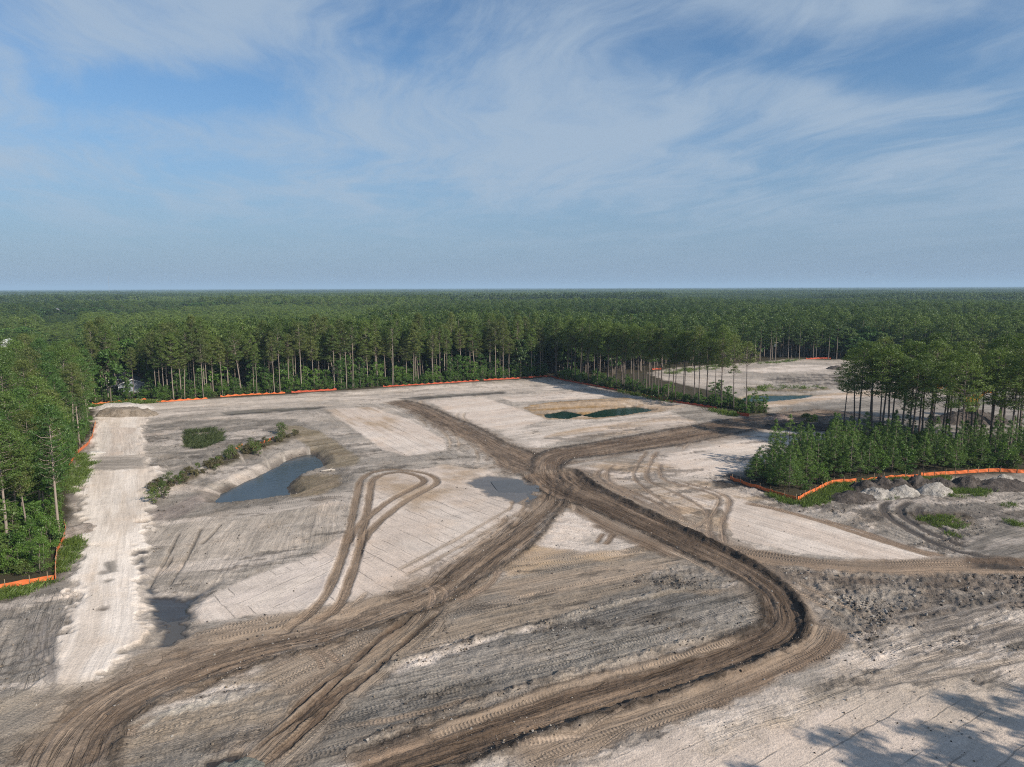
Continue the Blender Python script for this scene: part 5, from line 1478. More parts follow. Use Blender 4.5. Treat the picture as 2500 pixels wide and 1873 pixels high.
def tuft_obj(name, seed, mat, **kw):
    V, F = tuft(seed, **kw)
    me = bpy.data.meshes.new(name); me.from_pydata(V, [], F); me.materials.append(mat); me.update()
    return bpy.data.objects.new(name, me)


GT_ = [tuft_obj('grass_tuft', 300 + i, M_GRASS) for i in range(3)]
RT_ = [tuft_obj('reed_tuft', 310 + i, M_REED, n=26, h=0.8, spread=0.4, w=0.025) for i in range(2)]
GRASS = [([(1640, 1060), (1721, 1084), (1765, 1063), (1800, 1046), (1860, 1043), (1940, 1033), (1990, 1032), (2050, 1030), (2050, 1040), (1960, 1048), (1880, 1056), (1820, 1068), (1780, 1090), (1740, 1096), (1690, 1086)], 5.0),
         ([(1980, 1118), (2030, 1112), (2085, 1125), (2090, 1138), (2040, 1140), (1995, 1130)], 2.2), ([(2040, 1060), (2080, 1056), (2150, 1060), (2130, 1070), (2060, 1076)], 5.0), ([(2160, 1088), (2190, 1085), (2185, 1096), (2165, 1096)], 2.5),
         ([(2196, 1102), (2212, 1104), (2212, 1112), (2198, 1110)], 3.0), ([(1915, 1072), (1945, 1074), (1935, 1084), (1915, 1080)], 3.0), ([(2040, 1145), (2080, 1150), (2070, 1158), (2035, 1152)], 1.5), ([(2185, 1125), (2212, 1132), (2205, 1142), (2180, 1132)], 2.5),
         ([(-40, 1286), (0, 1277), (64, 1264), (122, 1253), (135, 1256), (70, 1282), (0, 1296), (-40, 1302)], 5.0), ([(126, 1240), (126, 1196), (139, 1170), (172, 1164), (182, 1180), (165, 1205), (160, 1225), (140, 1236)], 6.0),
         ([(146, 1015), (158, 998), (175, 978), (196, 985), (204, 1010), (192, 1040), (165, 1065), (148, 1075), (140, 1040)], 3.0), ([(205, 880), (235, 873), (300, 867), (330, 868), (338, 870), (300, 873), (230, 878)], 2.0),
         ([(1640, 786), (1720, 777), (1730, 779), (1665, 787)], 0.5), ([(1600, 845), (1640, 836), (1700, 834), (1770, 836), (1790, 842), (1700, 842), (1620, 848)], 0.18), ([(1430, 802), (1560, 790), (1600, 790), (1560, 797), (1440, 810)], 0.2),
         ([(1530, 885), (1560, 888), (1600, 898), (1580, 899), (1540, 890)], 2.0), ([(1340, 845), (1440, 866), (1450, 870), (1330, 847)], 1.0)]
gx, gy, gs = [], [], []
for pts_, dens in GRASS:
    pl = PL(pts_)
    lo, hi = pl.min(0), pl.max(0)
    n = int((hi - lo).prod() * dens)
    x = rng.uniform(lo[0], hi[0], n); y = rng.uniform(lo[1], hi[1], n)
    sd = poly_sd(pl, x, y) + 1.6 * (fbm(x * 0.8, y * 0.8, 3) - 0.5)
    k = (sd > 0) & (fbm(x * 0.5 + 9, y * 0.5, 3) > 0.36)
    gx.append(x[k]); gy.append(y[k]); gs.append(np.full(k.sum(), 1.0 if np.hypot(*pl.mean(0)) < 190 else 1.8))
gx = np.concatenate(gx); gy = np.concatenate(gy); gs = np.concatenate(gs) * rng.uniform(0.6, 1.3, len(gx))
gzz = np.array([gz(a_, b_) for a_, b_ in zip(gx, gy)])
instancer('grass', GT_, np.c_[gx, gy, gzz], np.c_[np.zeros(len(gx)), np.zeros(len(gx)), rng.random(len(gx)) * 6.28], np.c_[gs, gs, gs], rng.integers(0, 3, len(gx)), 'bright green grass and weeds along the fences and spoil')
rp = PL([(402, 938), (475, 932), (482, 958), (432, 975), (402, 972)], -0.6)
x = rng.uniform(rp[:, 0].min(), rp[:, 0].max(), 1500); y = rng.uniform(rp[:, 1].min(), rp[:, 1].max(), 1500)
sd = poly_sd(rp, x, y); k = (sd > 0) & (sd < 4.0 * rng.random(1500) ** 1.5 + 0.3) & (fbm(x * 0.5, y * 0.5, 2) > 0.30)
x, y = x[k], y[k]
rz_ = np.array([gz(a_, b_) for a_, b_ in zip(x, y)])
instancer('reeds', RT_, np.c_[x, y, np.maximum(rz_, -0.7)], np.c_[np.zeros(len(x)), np.zeros(len(x)), rng.random(len(x)) * 6.28], np.tile(rng.uniform(0.7, 1.2, len(x))[:, None], (1, 3)), rng.integers(0, 2, len(x)), 'dark reeds around the small marsh pool')

# ------------------------------------------------------------------ orange silt fences
stake_me = MB().box((0, 0, 0.5), (0.06, 0.06, 1.3)).mesh('stake', M_STAKE)


def fence(pts, label, h=0.62, mat=None, stakes=True, sag=0.12, group=None, name='silt_fence', lean=0.0, cat='fence'):
    mat = mat or M_ORANGE
    p = spline(PL(pts), 3)
    seg = np.hypot(*np.diff(p, axis=0).T); cm = np.r_[0, np.cumsum(seg)]
    n = max(4, int(cm[-1] / 0.55))
    ss = np.linspace(0, cm[-1], n)
    X = np.interp(ss, cm, p[:, 0]); Y = np.interp(ss, cm, p[:, 1])
    X = X + 0.14 * (fbm(ss * 0.45 + p[0, 0], ss * 0 + 2, 2) - 0.5); Y = Y + 0.14 * (fbm(ss * 0.45, ss * 0 + 5, 2) - 0.5)
    tx = np.gradient(X); ty = np.gradient(Y); L = np.hypot(tx, ty) + 1e-9; nx, ny = -ty / L, tx / L
    Z = np.array([gz(a, b) for a, b in zip(X, Y)])
    ph = (ss / 2.4) % 1.0
    top = h * (1 - sag * np.sin(math.pi * ph) * (0.4 + 1.2 * fbm(ss * 0.3, ss * 0 + 8, 2))) * (0.90 + 0.2 * fbm(ss * 0.25 + 3, ss * 0, 2))
    off = (lean + 0.10 * (fbm(ss * 0.9, ss * 0 + 1, 2) - 0.5))
    m = MB()
    t = 0.025
    V = []
    for i in range(n):
        for (side, zf) in ((1, 0), (1, 0.5), (1, 1), (-1, 1), (-1, 0.5), (-1, 0)):
            k = off[i] * zf + side * t + (0.05 * math.sin(7 * ss[i]) if zf == 0.5 else 0)
            V.append((X[i] + nx[i] * k, Y[i] + ny[i] * k, Z[i] - 0.12 + (top[i] + 0.12) * zf))
    F = [(i * 6 + j, i * 6 + (j + 1) % 6, (i + 1) * 6 + (j + 1) % 6, (i + 1) * 6 + j) for i in range(n - 1) for j in range(6)]
    F += [(0, 1, 2, 3, 4, 5), tuple((n - 1) * 6 + j for j in (5, 4, 3, 2, 1, 0))]
    m.add(V, F)
    e = empty(name, (float(X[0]), float(Y[0]), float(Z[0])))
    fb = m.build('fabric', mat, e)
    fb.matrix_parent_inverse = Matrix.Translation((-float(X[0]), -float(Y[0]), -float(Z[0])))
    if stakes:
        for s in np.arange(0.1, cm[-1], 2.4):
            i = int(np.clip(np.searchsorted(ss, s), 0, n - 1))
            k = link(bpy.data.objects.new('stake', stake_me), e)
            k.location = (X[i] - nx[i] * 0.06 - X[0], Y[i] - ny[i] * 0.06 - Y[0], Z[i] - Z[0])
            k.rotation_euler = (random.uniform(-.06, .06), random.uniform(-.06, .06), random.random())
    return tag(e, label, cat, group)


fence([(-60, 1287), (0, 1273), (63, 1261), (116, 1252)], 'bright orange silt fence along the near edge of the wood on the left')
fence([(119, 1252), (120, 1238), (123, 1196), (137, 1168), (143, 1145), (138, 1135)], 'orange silt fence run climbing beside the white road with grass at its foot')
fence([(143, 1014), (156, 997), (171, 975), (193, 957), (201, 937), (207, 915)], 'curving orange silt fence beside the upper half of the white road')
fence([(199, 874), (238, 871), (300, 865), (322, 864), (336, 868), (375, 867), (448, 862)], 'sagging orange silt fence behind the sand heap at the back corner', 0.7, stakes=False, sag=0.6)
fence([(476, 858), (531, 854), (616, 850)], 'orange silt fence piece along the back wood between two gaps', 0.7, stakes=False, sag=0.6)
fence([(630, 849), (680, 846), (727, 843)], 'short faded orange silt fence in the middle of the back edge', 0.75, M_ORANGE_DARK, stakes=False, sag=0.4)
fence([(828, 836), (930, 830), (1035, 823)], 'long orange silt fence along the right half of the back edge', 0.6, M_ORANGE_DARK, stakes=False, sag=0.6)
fence([(1045, 822), (1100, 819), (1147, 816), (1188, 813)], 'orange silt fence reaching the far corner of the site', 0.7, M_ORANGE_DARK, stakes=False, sag=0.5)
fence([(1190, 814), (1219, 822), (1314, 840), (1398, 857)], 'dark red-orange silt fence running down from the far corner along the tree strip', 0.65, M_ORANGE_DARK, stakes=False, sag=0.4)
fence([(1404, 858), (1440, 866), (1468, 871), (1549, 883)], 'dark red-orange silt fence along the lower part of the tree strip', 0.65, M_ORANGE_DARK, stakes=False, sag=0.4)
fence([(1591, 896), (1604, 898), (1618, 900)], 'short red-orange fence scrap at the foot of the lone thin pine', 0.9, M_ORANGE_DARK, stakes=False)
fence([(1577, 1035), (1610, 1047), (1645, 1058), (1685, 1071), (1720, 1081)], 'shaded orange silt fence below the left flank of the young pines', 0.6)
fence([(1723, 1081), (1745, 1069), (1769, 1057), (1799, 1044), (1849, 1041)], 'bright orange silt fence rising over grass from the corner below the young pines', 0.66)
fence([(1861, 1039), (1900, 1034), (1940, 1030), (1989, 1029)], 'low wavy orange fence piece behind the spoil heaps', 0.5, sag=0.4)
fence([(1989, 1028), (2047, 1025), (2146, 1019), (2206, 1022), (2260, 1021)], 'red-orange silt fence stretching to the edge of the picture in front of the grove', 0.68)
fence([(509, 972), (516, 967), (523, 963)], 'short torn piece of orange fence lying in the brush strip', 0.6, stakes=False, sag=0.5)
fence([(545, 977), (560, 968), (576, 960), (590, 952)], 'longer torn orange fence at the far end of the brush strip', 0.7, stakes=False, sag=0.5)
fence([(1741, 776), (1755, 776), (1770, 775), (1795, 775)], 'distant orange fence at the far edge of the second clearing', 0.8, M_ORANGE_DARK, stakes=False, sag=0.4)
fence([(1409, 799), (1418, 798), (1430, 798)], 'distant orange fence scrap seen between the strip pines', 0.7, M_ORANGE_DARK, stakes=False, sag=0.4)
fence([(1811, 938), (1825, 940), (1840, 943)], 'red-orange fence scrap under the first grove pines above the pale pad', 0.9, M_ORANGE_DARK, stakes=False)


# ------------------------------------------------------------------ spoil heaps
def soil_mat(name, c1, c2):
    m = bpy.data.materials.new(name); m.use_nodes = True
    t = NT(m.node_tree); b = m.node_tree.nodes['Principled BSDF']
    pos = t.n('ShaderNodeNewGeometry').outputs['Position']
    a = t.noise(pos, 0.9, 6, 0.68); g = t.noise(pos, 4.0, 4, 0.7)
    f = t.remap(t.math('ADD', t.math('MULTIPLY', a, 0.7), t.math('MULTIPLY', g, 0.3)), 0.36, 0.64)
    t.put(b.inputs['Base Color'], t.mix(f, c1 + (1,), c2 + (1,)))
    b.inputs['Roughness'].default_value = 0.95; b.inputs['Specular IOR Level'].default_value = 0.1
    bp = t.n('ShaderNodeBump'); bp.inputs['Strength'].default_value = 0.9; bp.inputs['Distance'].default_value = 0.5
    t.put(bp.inputs['Height'], t.math('ADD', a, t.math('MULTIPLY', g, 0.4))); t.put(b.inputs['Normal'], bp.outputs[0])
    return m


M_SAND_HEAP = soil_mat('pale_sand_spoil', (0.20, 0.182, 0.162), (0.45, 0.415, 0.375))
M_DARK_HEAP = soil_mat('dark_topsoil', (0.045, 0.038, 0.034), (0.12, 0.102, 0.090))
M_BROWN_HEAP = soil_mat('brown_dry_soil', (0.175, 0.140, 0.105), (0.30, 0.25, 0.20))


def heap(D, rx, ry, h, mat, label, cat='heap', group=None, seed=0, name='sand_heap', rough=0.35, n=26, rz=0.0, flat=0.0):
    c = P(*D)
    V, F = [], []
    ca, sa = math.cos(rz), math.sin(rz)
    for i in range(n + 1):
        for j in range(n + 1):
            a = (i / n - 0.5) * 2; b = (j / n - 0.5) * 2
            r = math.hypot(a, b)
            x, y = a * rx * 1.25, b * ry * 1.25
            V.append((x * ca - y * sa, x * sa + y * ca, r))
    V = np.array(V)
    nz = fbm(V[:, 0] * 0.55 + seed * 7.7, V[:, 1] * 0.55 + seed * 3.1, 4, 0.62)
    n2 = np.abs(fbm(V[:, 0] * 1.5 + seed * 2.2, V[:, 1] * 1.5, 4, 0.7) - 0.5) * 2
    r = V[:, 2] * 1.25 + (nz - 0.5) * 0.7
    prof = np.clip(1 - r, 0, 1)
    if flat:
        prof = np.minimum(prof, 1 - flat) / (1 - flat)
    z = h * prof ** 0.85 + rough * h * (n2 - 0.3) * np.clip(prof * 3, 0, 1)
    gzs = np.array([gz(c[0] + a, c[1] + b) for a, b in V[:, :2]])
    z = gzs + np.where(prof > 0, z, 0) - 0.35 + 0.35 * np.clip(prof * 8, 0, 1)
    VV = np.c_[V[:, 0], V[:, 1], z - gz(*c)]
    k = n + 1
    Q = np.array([(i * k + j, i * k + j + 1, (i + 1) * k + j + 1, (i + 1) * k + j) for i in range(n) for j in range(n)])[:, ::-1]
    me = fast_mesh(name, VV, Q, mat)
    o = link(bpy.data.objects.new(name, me)); o.location = (c[0], c[1], gz(*c))
    if me.polygons[0].normal.z < 0:
        me.flip_normals()
    return tag(o, label, cat, group)


heap((1893, 1072), 3.0, 2.4, 1.4, M_SAND_HEAP, rough=0.55, flat=0.25, label= 'pale lumpy sand heap nearest the grass corner, first of three', seed=1)
heap((1951, 1067), 3.1, 2.4, 1.4, M_SAND_HEAP, rough=0.55, flat=0.2, label= 'pale lumpy sand heap in the middle of the three', seed=2)
heap((2016, 1064), 3.5, 2.5, 1.7, M_SAND_HEAP, rough=0.5, flat=0.2, label= 'largest pale lumpy sand heap, third of the row', seed=3)
for k, (D, rx, ry, h, lb) in enumerate((((1868, 1058), 2.8, 2.2, 1.9, 'dark topsoil heap behind the first pale sand heap'), ((1906, 1052), 3.0, 2.2, 2.1, 'dark topsoil heap behind the gap between first and middle pale heaps'),
        ((1946, 1053), 2.8, 2.2, 1.8, 'dark topsoil heap right behind the middle pale heap'), ((1984, 1050), 2.8, 2.0, 2.0, 'dark topsoil heap behind and left of the largest pale heap'), ((2028, 1050), 3.4, 2.0, 1.6, 'low dark topsoil heap behind the largest pale heap'),
        ((2090, 1050), 3.6, 2.4, 1.9, 'dark topsoil heap standing apart behind the long grass patch'), ((1840, 1078), 4.2, 2.8, 1.3, 'broad low dark heap sloping to the grass below the fence corner'), ((2170, 1052), 7.0, 3.2, 1.6, 'wide dark bank of topsoil near the picture edge'))):
    heap(D, rx, ry, h, M_DARK_HEAP, lb, seed=11 + k, name='topsoil_heap', rough=0.55, flat=0.15)
heap((2165, 1045), 3.6, 1.6, 1.9, M_SAND_HEAP, 'pale slump of sand lying over the wide dark bank', seed=23)
heap((270, 897), 8.5, 5.0, 1.9, M_BROWN_HEAP, 'flat-topped brown soil heap at the back end of the white road', seed=31, name='soil_heap', rough=0.08, flat=0.45)
heap((262, 882), 9.5, 3.6, 1.5, soil_mat('white_sand_bank', (0.42, 0.385, 0.35), (0.58, 0.53, 0.48)), 'bright white sand bank behind the brown soil heap', seed=33, name='sand_bank', rough=0.08, flat=0.4)
heap((158, 1150), 3.0, 2.6, 0.9, soil_mat('pinkish_soil', (0.22, 0.18, 0.15), (0.36, 0.31, 0.27)), 'small pinkish soil heap between fence and white road', seed=35, name='soil_heap', rough=0.2)
heap((1683, 903), 4.2, 3.0, 1.5, soil_mat('reddish_spoil', (0.16, 0.115, 0.095), (0.33, 0.26, 0.22)), 'reddish spoil heap at the gap between the clearings', seed=37, name='spoil_heap', rough=0.5)
heap((1735, 925), 12.0, 4.5, 1.6, M_DARK_HEAP, 'long dark brushy spoil bank above the pale pad', seed=39, name='spoil_bank', rough=0.5)
heap((2095, 912), 11.0, 5.0, 3.6, M_DARK_HEAP, 'big dark mound under the excavator', seed=41, name='soil_mound', rough=0.10)
heap((1808, 797), 5.5, 3.0, 1.6, M_DARK_HEAP, 'small dark mound on the far pale sand', seed=43, name='soil_mound', rough=0.2)
heap((518, 1652), 2.2, 1.3, 0.3, soil_mat('grey_clay', (0.15, 0.15, 0.125), (0.24, 0.235, 0.20)), 'grey clay heap beside the dark pit at the bottom edge', seed=45, name='clay_heap', rough=0.3)


# ------------------------------------------------------------------ loose clods
def clod_obj(seed, mat):
    bm = bmesh.new(); bmesh.ops.create_icosphere(bm, subdivisions=1, radius=0.5)
    r = np.random.default_rng(seed)
    for v in bm.verts:
        v.co *= 0.7 + 0.6 * r.random()
        v.co.z *= 0.7
    me = bpy.data.meshes.new('clod'); bm.to_mesh(me); bm.free(); me.materials.append(mat)
    return bpy.data.objects.new('clod', me)


sel = np.nonzero(near & (RR.ravel() < 190) & (np.abs(AA.ravel()) < 0.72) & (GW < 0.3) & (GC.sum(1) > 0.2))[0]
wgt = (0.015 + np.clip(GK[sel], 0, 1.4) ** 2) * (RR.ravel()[sel] ** 2.0)
wgt *= np.where(sstep(0.45, 0.6, fbm(GX[sel] * 0.15, GY[sel] * 0.15, 3)) > 0.5, 1.0, 0.15)
pick_ = rng.choice(sel, 9000, p=wgt / wgt.sum(), replace=False)
csz = np.minimum(rng.exponential(0.06, 9000) + 0.05, 0.28) * (1 + np.clip(GK[pick_] - 0.6, 0, 1))
jit = rng.normal(size=(9000, 2)) * 0.08
instancer('soil_clods', [clod_obj(1, M_DARK_HEAP), clod_obj(2, M_BROWN_HEAP), clod_obj(3, M_SAND_HEAP)], np.c_[GX[pick_] + jit[:, 0], GY[pick_] + jit[:, 1], GH[pick_] + csz * 0.15],
          rng.random((9000, 3)) * 6.28, np.c_[csz, csz, csz], rng.integers(0, 3, 9000), 'loose clods and crumbs of soil strewn over the site')

# ------------------------------------------------------------------ houses in the wood
def window(e, x, z, w, h, y, face=-1):
    o = MB().box((x, y + face * 0.04, z), (w + 0.24, 0.08, h + 0.24)).build('window', M_WHITE, e)
    for s in (-1, 1):
        MB().box((x, y + face * 0.095, z + s * h / 4), (w, 0.03, h / 2 - 0.05)).build('pane', M_GLASS, o)
    return o


ray = P(287, 850) / np.hypot(*P(287, 850))
hd = 228.0 / ray[1]
hx, hy = ray * hd
house = empty('house', (hx, hy, -0.3), math.atan2(ray[1], ray[0]) - math.pi / 2 - 0.08)
HW, HD, HE = 7.9, 8.0, 4.7
MB().box((0, HD / 2, HE / 2), (HW, HD, HE)).prism([(-HW / 2 + 0.01, HE), (HW / 2 - 0.01, HE), (0, HE + 1.5)], 0.02, HD - 0.02).build('wall', M_GREYSIDING, house)
rf = MB()
for s in (-1, 1):
    L = math.hypot(HW / 2 + 0.5, 1.65)
    rf.box((s * (HW / 4 + 0.12), HD / 2, HE + 0.84), (L, HD + 0.9, 0.16), ry=s * math.atan2(1.6, HW / 2 + 0.3))
rf.build('roof', M_ROOF, house)
for s in (-1, 1):
    MB().box((s * (HW / 2 - 0.05), -0.04, HE / 2), (0.28, 0.12, HE)).build('corner_trim', M_WHITE, house)
    L = math.hypot(HW / 2, 1.5)
    MB().box((s * HW / 4, -0.40, HE + 0.70), (L, 0.10, 0.24), ry=s * math.atan2(1.5, HW / 2)).build('fascia', M_WHITE, house)
for x in (-1.9, 2.6):
    window(house, x, 3.4, 0.6, 1.2, 0)
MB().box((0.3, -1.5, 2.1), (6.4, 3.0, 0.14), rx=-0.10).build('porch_roof', M_WHITE, house)
for x in (-2.6, 0.3, 3.2):
    MB().box((x, -2.8, 1.0), (0.16, 0.16, 2.0)).build('porch_post', M_WHITE, house)
tag(house, 'grey two-storey gabled house half hidden behind the back fence', 'house')

ray2 = P(247, 850) / np.hypot(*P(247, 850))
h2 = empty('house', (*(ray2 * 240 / ray2[1]), -0.3), math.atan2(ray2[1], ray2[0]) - math.pi / 2 + 0.1)
MB().box((0, 4, 2.2), (7, 7.5, 4.4)).build('wall', M_CREAM, h2)
MB().prism([(-4.3, 4.4), (4.3, 4.4), (0, 6.4)], 0, 8).build('roof', M_ROOF, h2).matrix_local = Matrix.Translation((-4, 4, 0)) @ Matrix.Rotation(-math.pi / 2, 4, 'Z')
MB().box((0, -0.36, 4.4), (8, 0.14, 0.4)).build('fascia', M_WHITE, h2)
MB().box((-1, -0.55, 2.4), (4.5, 1.0, 0.14)).build('porch_roof', M_WHITE, h2)
tag(h2, 'dark-roofed house with white fascia beside the grey house', 'house')

ray3 = P(127, 700) / np.hypot(*P(127, 700))
h3 = empty('house', (*(ray3 * 930), -0.5), math.atan2(ray3[1], ray3[0]) - math.pi / 2 + 0.35)
MB().box((0, 6, 5.2), (13, 12, 10.4)).build('wall', M_WHITE, h3)
MB().prism([(-7, 10.4), (7, 10.4), (0, 14.6)], -0.6, 14).build('roof', M_ROOFGREY, h3)
MB().box((-8.5, 3, 4.6), (4, 8, 9.2)).build('side_wing', M_WHITE, h3)
MB().prism([(-2.6, 0), (2.6, 0), (0, 1.8)], -4.2, 4.2).build('wing_roof', M_ROOFGREY, h3).location = (-8.5, 3, 9.2)
for x in (-3.4, 0, 3.4):
    window(h3, x, 8.6, 1.3, 1.8, 0)
tag(h3, 'far white house with grey roof showing above the treetops', 'house')
ray4 = P(6, 725) / np.hypot(*P(6, 725))
h4 = empty('house', (*(ray4 * 330), -0.5), math.atan2(ray4[1], ray4[0]) - math.pi / 2 - 0.3)
MB().box((0, 4, 7.5), (4.2, 6, 15)).build('wall', M_WHITE, h4)
MB().prism([(-2.4, 15), (2.4, 15), (0, 16.6)], 0.6, 7.4).build('roof', M_WHITE, h4)
window(h4, 0, 13, 0.9, 1.4, 1.0)
tag(h4, 'white house gable poking out of the wood at the picture edge', 'house')

# ------------------------------------------------------------------ lattice mast on the skyline
rm = P(237, 640) / np.hypot(*P(237, 640))
mast = empty('radio_mast', (*(rm * 5200), 0))
MH = 122.0
for k in range(3):
    a = k * 2.094
    MB().tube([(1.6 * math.cos(a), 1.6 * math.sin(a), 0), (0.9 * math.cos(a), 0.9 * math.sin(a), MH)], [0.35, 0.28], 5).build('mast_leg', M_GALV, mast)
for lev in range(30):
    z0, z1 = MH * lev / 30, MH * (lev + 1) / 30
    r0 = 1.6 - 0.7 * lev / 30; r1 = 1.6 - 0.7 * (lev + 1) / 30
    m = MB()
    for k in range(3):
        a, b = k * 2.094, (k + 1) * 2.094
        m.tube([(r0 * math.cos(a), r0 * math.sin(a), z0), (r1 * math.cos(b), r1 * math.sin(b), z1)], 0.14, 4)
    m.build('brace', M_GALV, mast)
tag(mast, 'thin grey lattice mast standing on the far horizon', 'mast')

# ------------------------------------------------------------------ utility pole in the second clearing
px_, py_ = P(1674, 777)
pole = empty('utility_pole', (px_, py_, 0))
MB().tube([(0, 0, -0.5), (0.05, 0, 4.5), (0.1, 0, 8.8)], [0.20, 0.17, 0.13], 8).build('post', M_POLE, pole, True)
MB().box((0.1, 0, 8.2), (2.2, 0.12, 0.14)).build('crossarm', M_POLE, pole)
MB().tube([(-0.35, -0.15, 6.3), (-0.35, -0.15, 7.5)], 0.34, 10).build('transformer', M_WHITE, pole)
for x in (-0.9, 0.1, 1.1):
    MB().tube([(x, 0, 8.25), (x, 0, 8.5)], 0.06, 6).build('insulator', M_GALV, pole)
tag(pole, 'wooden utility pole with white transformer at the edge of the second clearing', 'utility pole')


# ------------------------------------------------------------------ machines
def track_unit(e, y, L=3.6, w=0.6, h=0.85):
    prof = []
    for k in range(9):
        a = -math.pi / 2 - math.pi * k / 8
        prof.append((-L / 2 + h / 2 + math.cos(a) * h / 2, h / 2 + math.sin(a) * h / 2))
    for k in range(9):
        a = math.pi / 2 - math.pi * k / 8
        prof.append((L / 2 - h / 2 + math.cos(a) * h / 2, h / 2 + math.sin(a) * h / 2))
    t = MB().prism(prof, y - w / 2, y + w / 2).build('crawler_track', M_STEEL, e)
    for x in np.linspace(-L / 2 + 0.45, L / 2 - 0.45, 5):
        MB().tube([(x, y - w / 2 - 0.03, 0.42), (x, y + w / 2 + 0.03, 0.42)], 0.2, 9).build('roller', M_YELLOW, t)


ex, ey = P(2095, 899)
exz = gz(ex, ey) + 3.0
exca = empty('excavator', (ex, ey, exz), -0.25)
for s in (-1, 1):
    track_unit(exca, s * 1.15)
MB().box((0, 0, 1.02), (1.5, 1.9, 0.3)).build('turntable', M_STEEL, exca)
MB().prism([(-2.1, 1.15), (1.3, 1.15), (1.3, 1.75), (0.4, 2.25), (-1.9, 2.25), (-2.2, 1.9)], -1.25, 1.25).build('upper_body', M_YELLOW, exca)
MB().prism([(-2.75, 1.2), (-2.12, 1.17), (-2.2, 2.15), (-2.6, 2.1)], -1.22, 1.22).build('counterweight', M_STEEL, exca)
cb = MB().prism([(-0.1, 2.252), (1.25, 1.76), (1.45, 2.3), (1.25, 3.05), (0.0, 3.1)], -1.24, -0.25).build('cab', M_RUST, exca)
MB().box((0.62, -1.262, 2.62), (0.95, 0.03, 0.62)).build('cab_window', M_GLASS, cb)
MB().box((1.40, -0.75, 2.62), (0.04, 0.8, 0.6), ry=-0.2).build('windscreen', M_GLASS, cb)
bo = MB().prism([(0.9, 1.7), (1.4, 1.6), (3.6, 3.6), (5.6, 3.35), (5.7, 3.7), (3.5, 4.25)], -0.05, 0.40).build('boom', M_RUST, exca)
MB().tube([(1.5, 0.17, 1.7), (3.1, 0.17, 3.1)], 0.11, 8).build('hydraulic_ram', M_GALV, bo)
ar = MB().prism([(5.1, 4.05), (5.6, 4.15), (6.9, 1.7), (6.6, 1.5), (5.35, 3.2)], 0.0, 0.35).build('stick', M_STEEL, exca)
MB().prism([(6.5, 1.55), (7.0, 1.7), (7.35, 1.1), (7.1, 0.45), (6.45, 0.25), (6.2, 0.45), (6.6, 0.9)], -0.4, 0.75).build('bucket', M_STEEL, exca)
tag(exca, 'yellow and orange excavator working on the dark mound beyond the grove', 'excavator')

tx_, ty_ = P(2045, 846)
trk = empty('dump_truck', (tx_, ty_, gz(tx_, ty_)), 2.6)
MB().prism([(-4.6, 1.3), (0.4, 1.2), (1.0, 2.6), (-0.2, 2.7), (-4.2, 2.6), (-5.2, 2.9)], -1.35, 1.35).build('dump_body', M_YELLOW, trk)
MB().prism([(1.2, 1.0), (4.6, 1.0), (4.7, 1.9), (3.2, 2.3), (3.0, 3.3), (1.5, 3.3)], -1.2, 1.2).build('cab', M_YELLOW, trk)
MB().box((3.12, 0, 2.85), (0.06, 2.0, 0.8), ry=-0.2).build('windscreen', M_GLASS, trk)
for s in (-1, 1):
    MB().tube([(4.66, s * 0.8, 1.5), (4.76, s * 0.8, 1.5)], 0.25, 10).build('headlamp', M_WHITE, trk)
    for x in (-3.4, -1.7, 3.3):
        w = MB().tube([(x, s * 0.95, 0.8), (x, s * 1.5, 0.8)], 0.82, 14).build('wheel', M_TYRE, trk)
        MB().tube([(x, s * 1.48, 0.8), (x, s * 1.53, 0.8)], 0.36, 10).build('rim', M_YELLOW, w)
tag(trk, 'small yellow dump truck far off in the second clearing', 'dump truck')

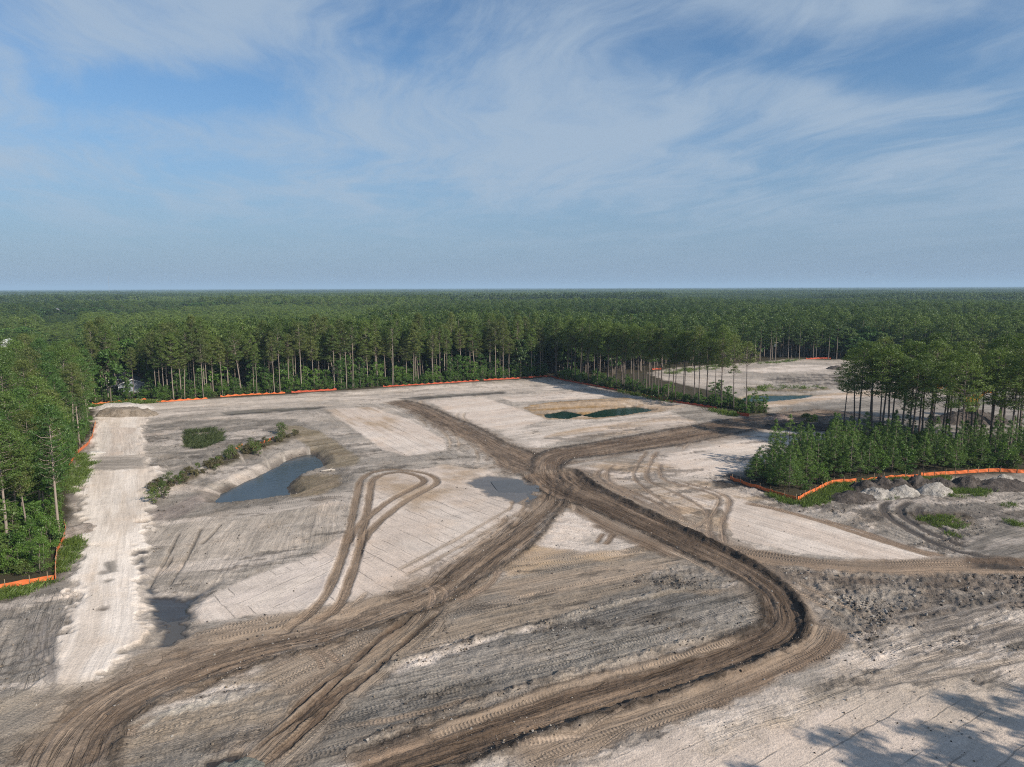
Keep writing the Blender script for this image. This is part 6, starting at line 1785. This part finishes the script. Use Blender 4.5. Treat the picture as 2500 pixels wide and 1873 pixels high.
# ------------------------------------------------------------------ driftwood by the pond, white slab by the road
lx, ly = P(693, 1018); mx, my = P(724, 1016)
lz = gz(lx, ly)
log = empty('dead_log', (lx, ly, lz))
MB().tube([(0, 0, 0.12), ((mx - lx) * 0.5, (my - ly) * 0.5 + 0.1, 0.2), (mx - lx, my - ly, 0.15)], [0.16, 0.13, 0.08], 7).build('stem', M_DEADWOOD, log, True)
MB().tube([((mx - lx) * 0.5, (my - ly) * 0.5, 0.2), ((mx - lx) * 0.8, (my - ly) * 0.5 + 0.9, 0.5)], [0.07, 0.02], 5).build('branch', M_DEADWOOD, log, True)
MB().tube([((mx - lx) * 0.7, (my - ly) * 0.7, 0.2), ((mx - lx) * 0.9, (my - ly) * 0.7 - 0.7, 0.3)], [0.06, 0.02], 5).build('branch', M_DEADWOOD, log, True)
tag(log, 'bleached dead log lying at the tip of the blue pond', 'log')
heap((205, 981), 2.2, 0.9, 0.35, soil_mat('white_clay', (0.5, 0.46, 0.42), (0.62, 0.58, 0.53)), 'small white clay slab beside the upper white road', seed=51, name='clay_slab', rough=0.1, flat=0.5)
bx_, by_ = P(1376, 1254)
heap((1377, 1254), 0.55, 0.4, 0.25, M_DARK_HEAP, 'single dark clod on the graded tan ground', seed=53, name='soil_clod', rough=0.4, n=12)
pp, pq = P(1655, 1328), P(1620, 1322)
pst = empty('metal_pipe', (pp[0], pp[1], gz(*pp) + 0.1))
MB().tube([(0, 0, 0), (pq[0] - pp[0], pq[1] - pp[1], 0.1)], 0.08, 8).build('tube', M_STEEL, pst)
tag(pst, 'dark thin pipe lying on the inside of the road bend', 'pipe')

# ------------------------------------------------------------------ haze
hz = MB().box((0, 21000, 62), (64000, 47000, 136))
hm = bpy.data.materials.new('thin_haze'); hm.use_nodes = True
hm.node_tree.nodes.clear()
pv = hm.node_tree.nodes.new('ShaderNodeVolumePrincipled')
pv.inputs['Color'].default_value = (0.55, 0.77, 1.0, 1)
pv.inputs['Density'].default_value = 0.0001
pv.inputs['Anisotropy'].default_value = 0.0
ho = hm.node_tree.nodes.new('ShaderNodeOutputMaterial')
hm.node_tree.links.new(pv.outputs[0], ho.inputs['Volume'])
haze = hz.build('haze', hm)
tag(haze, 'thin blue summer haze over the whole landscape', None, None, 'stuff')
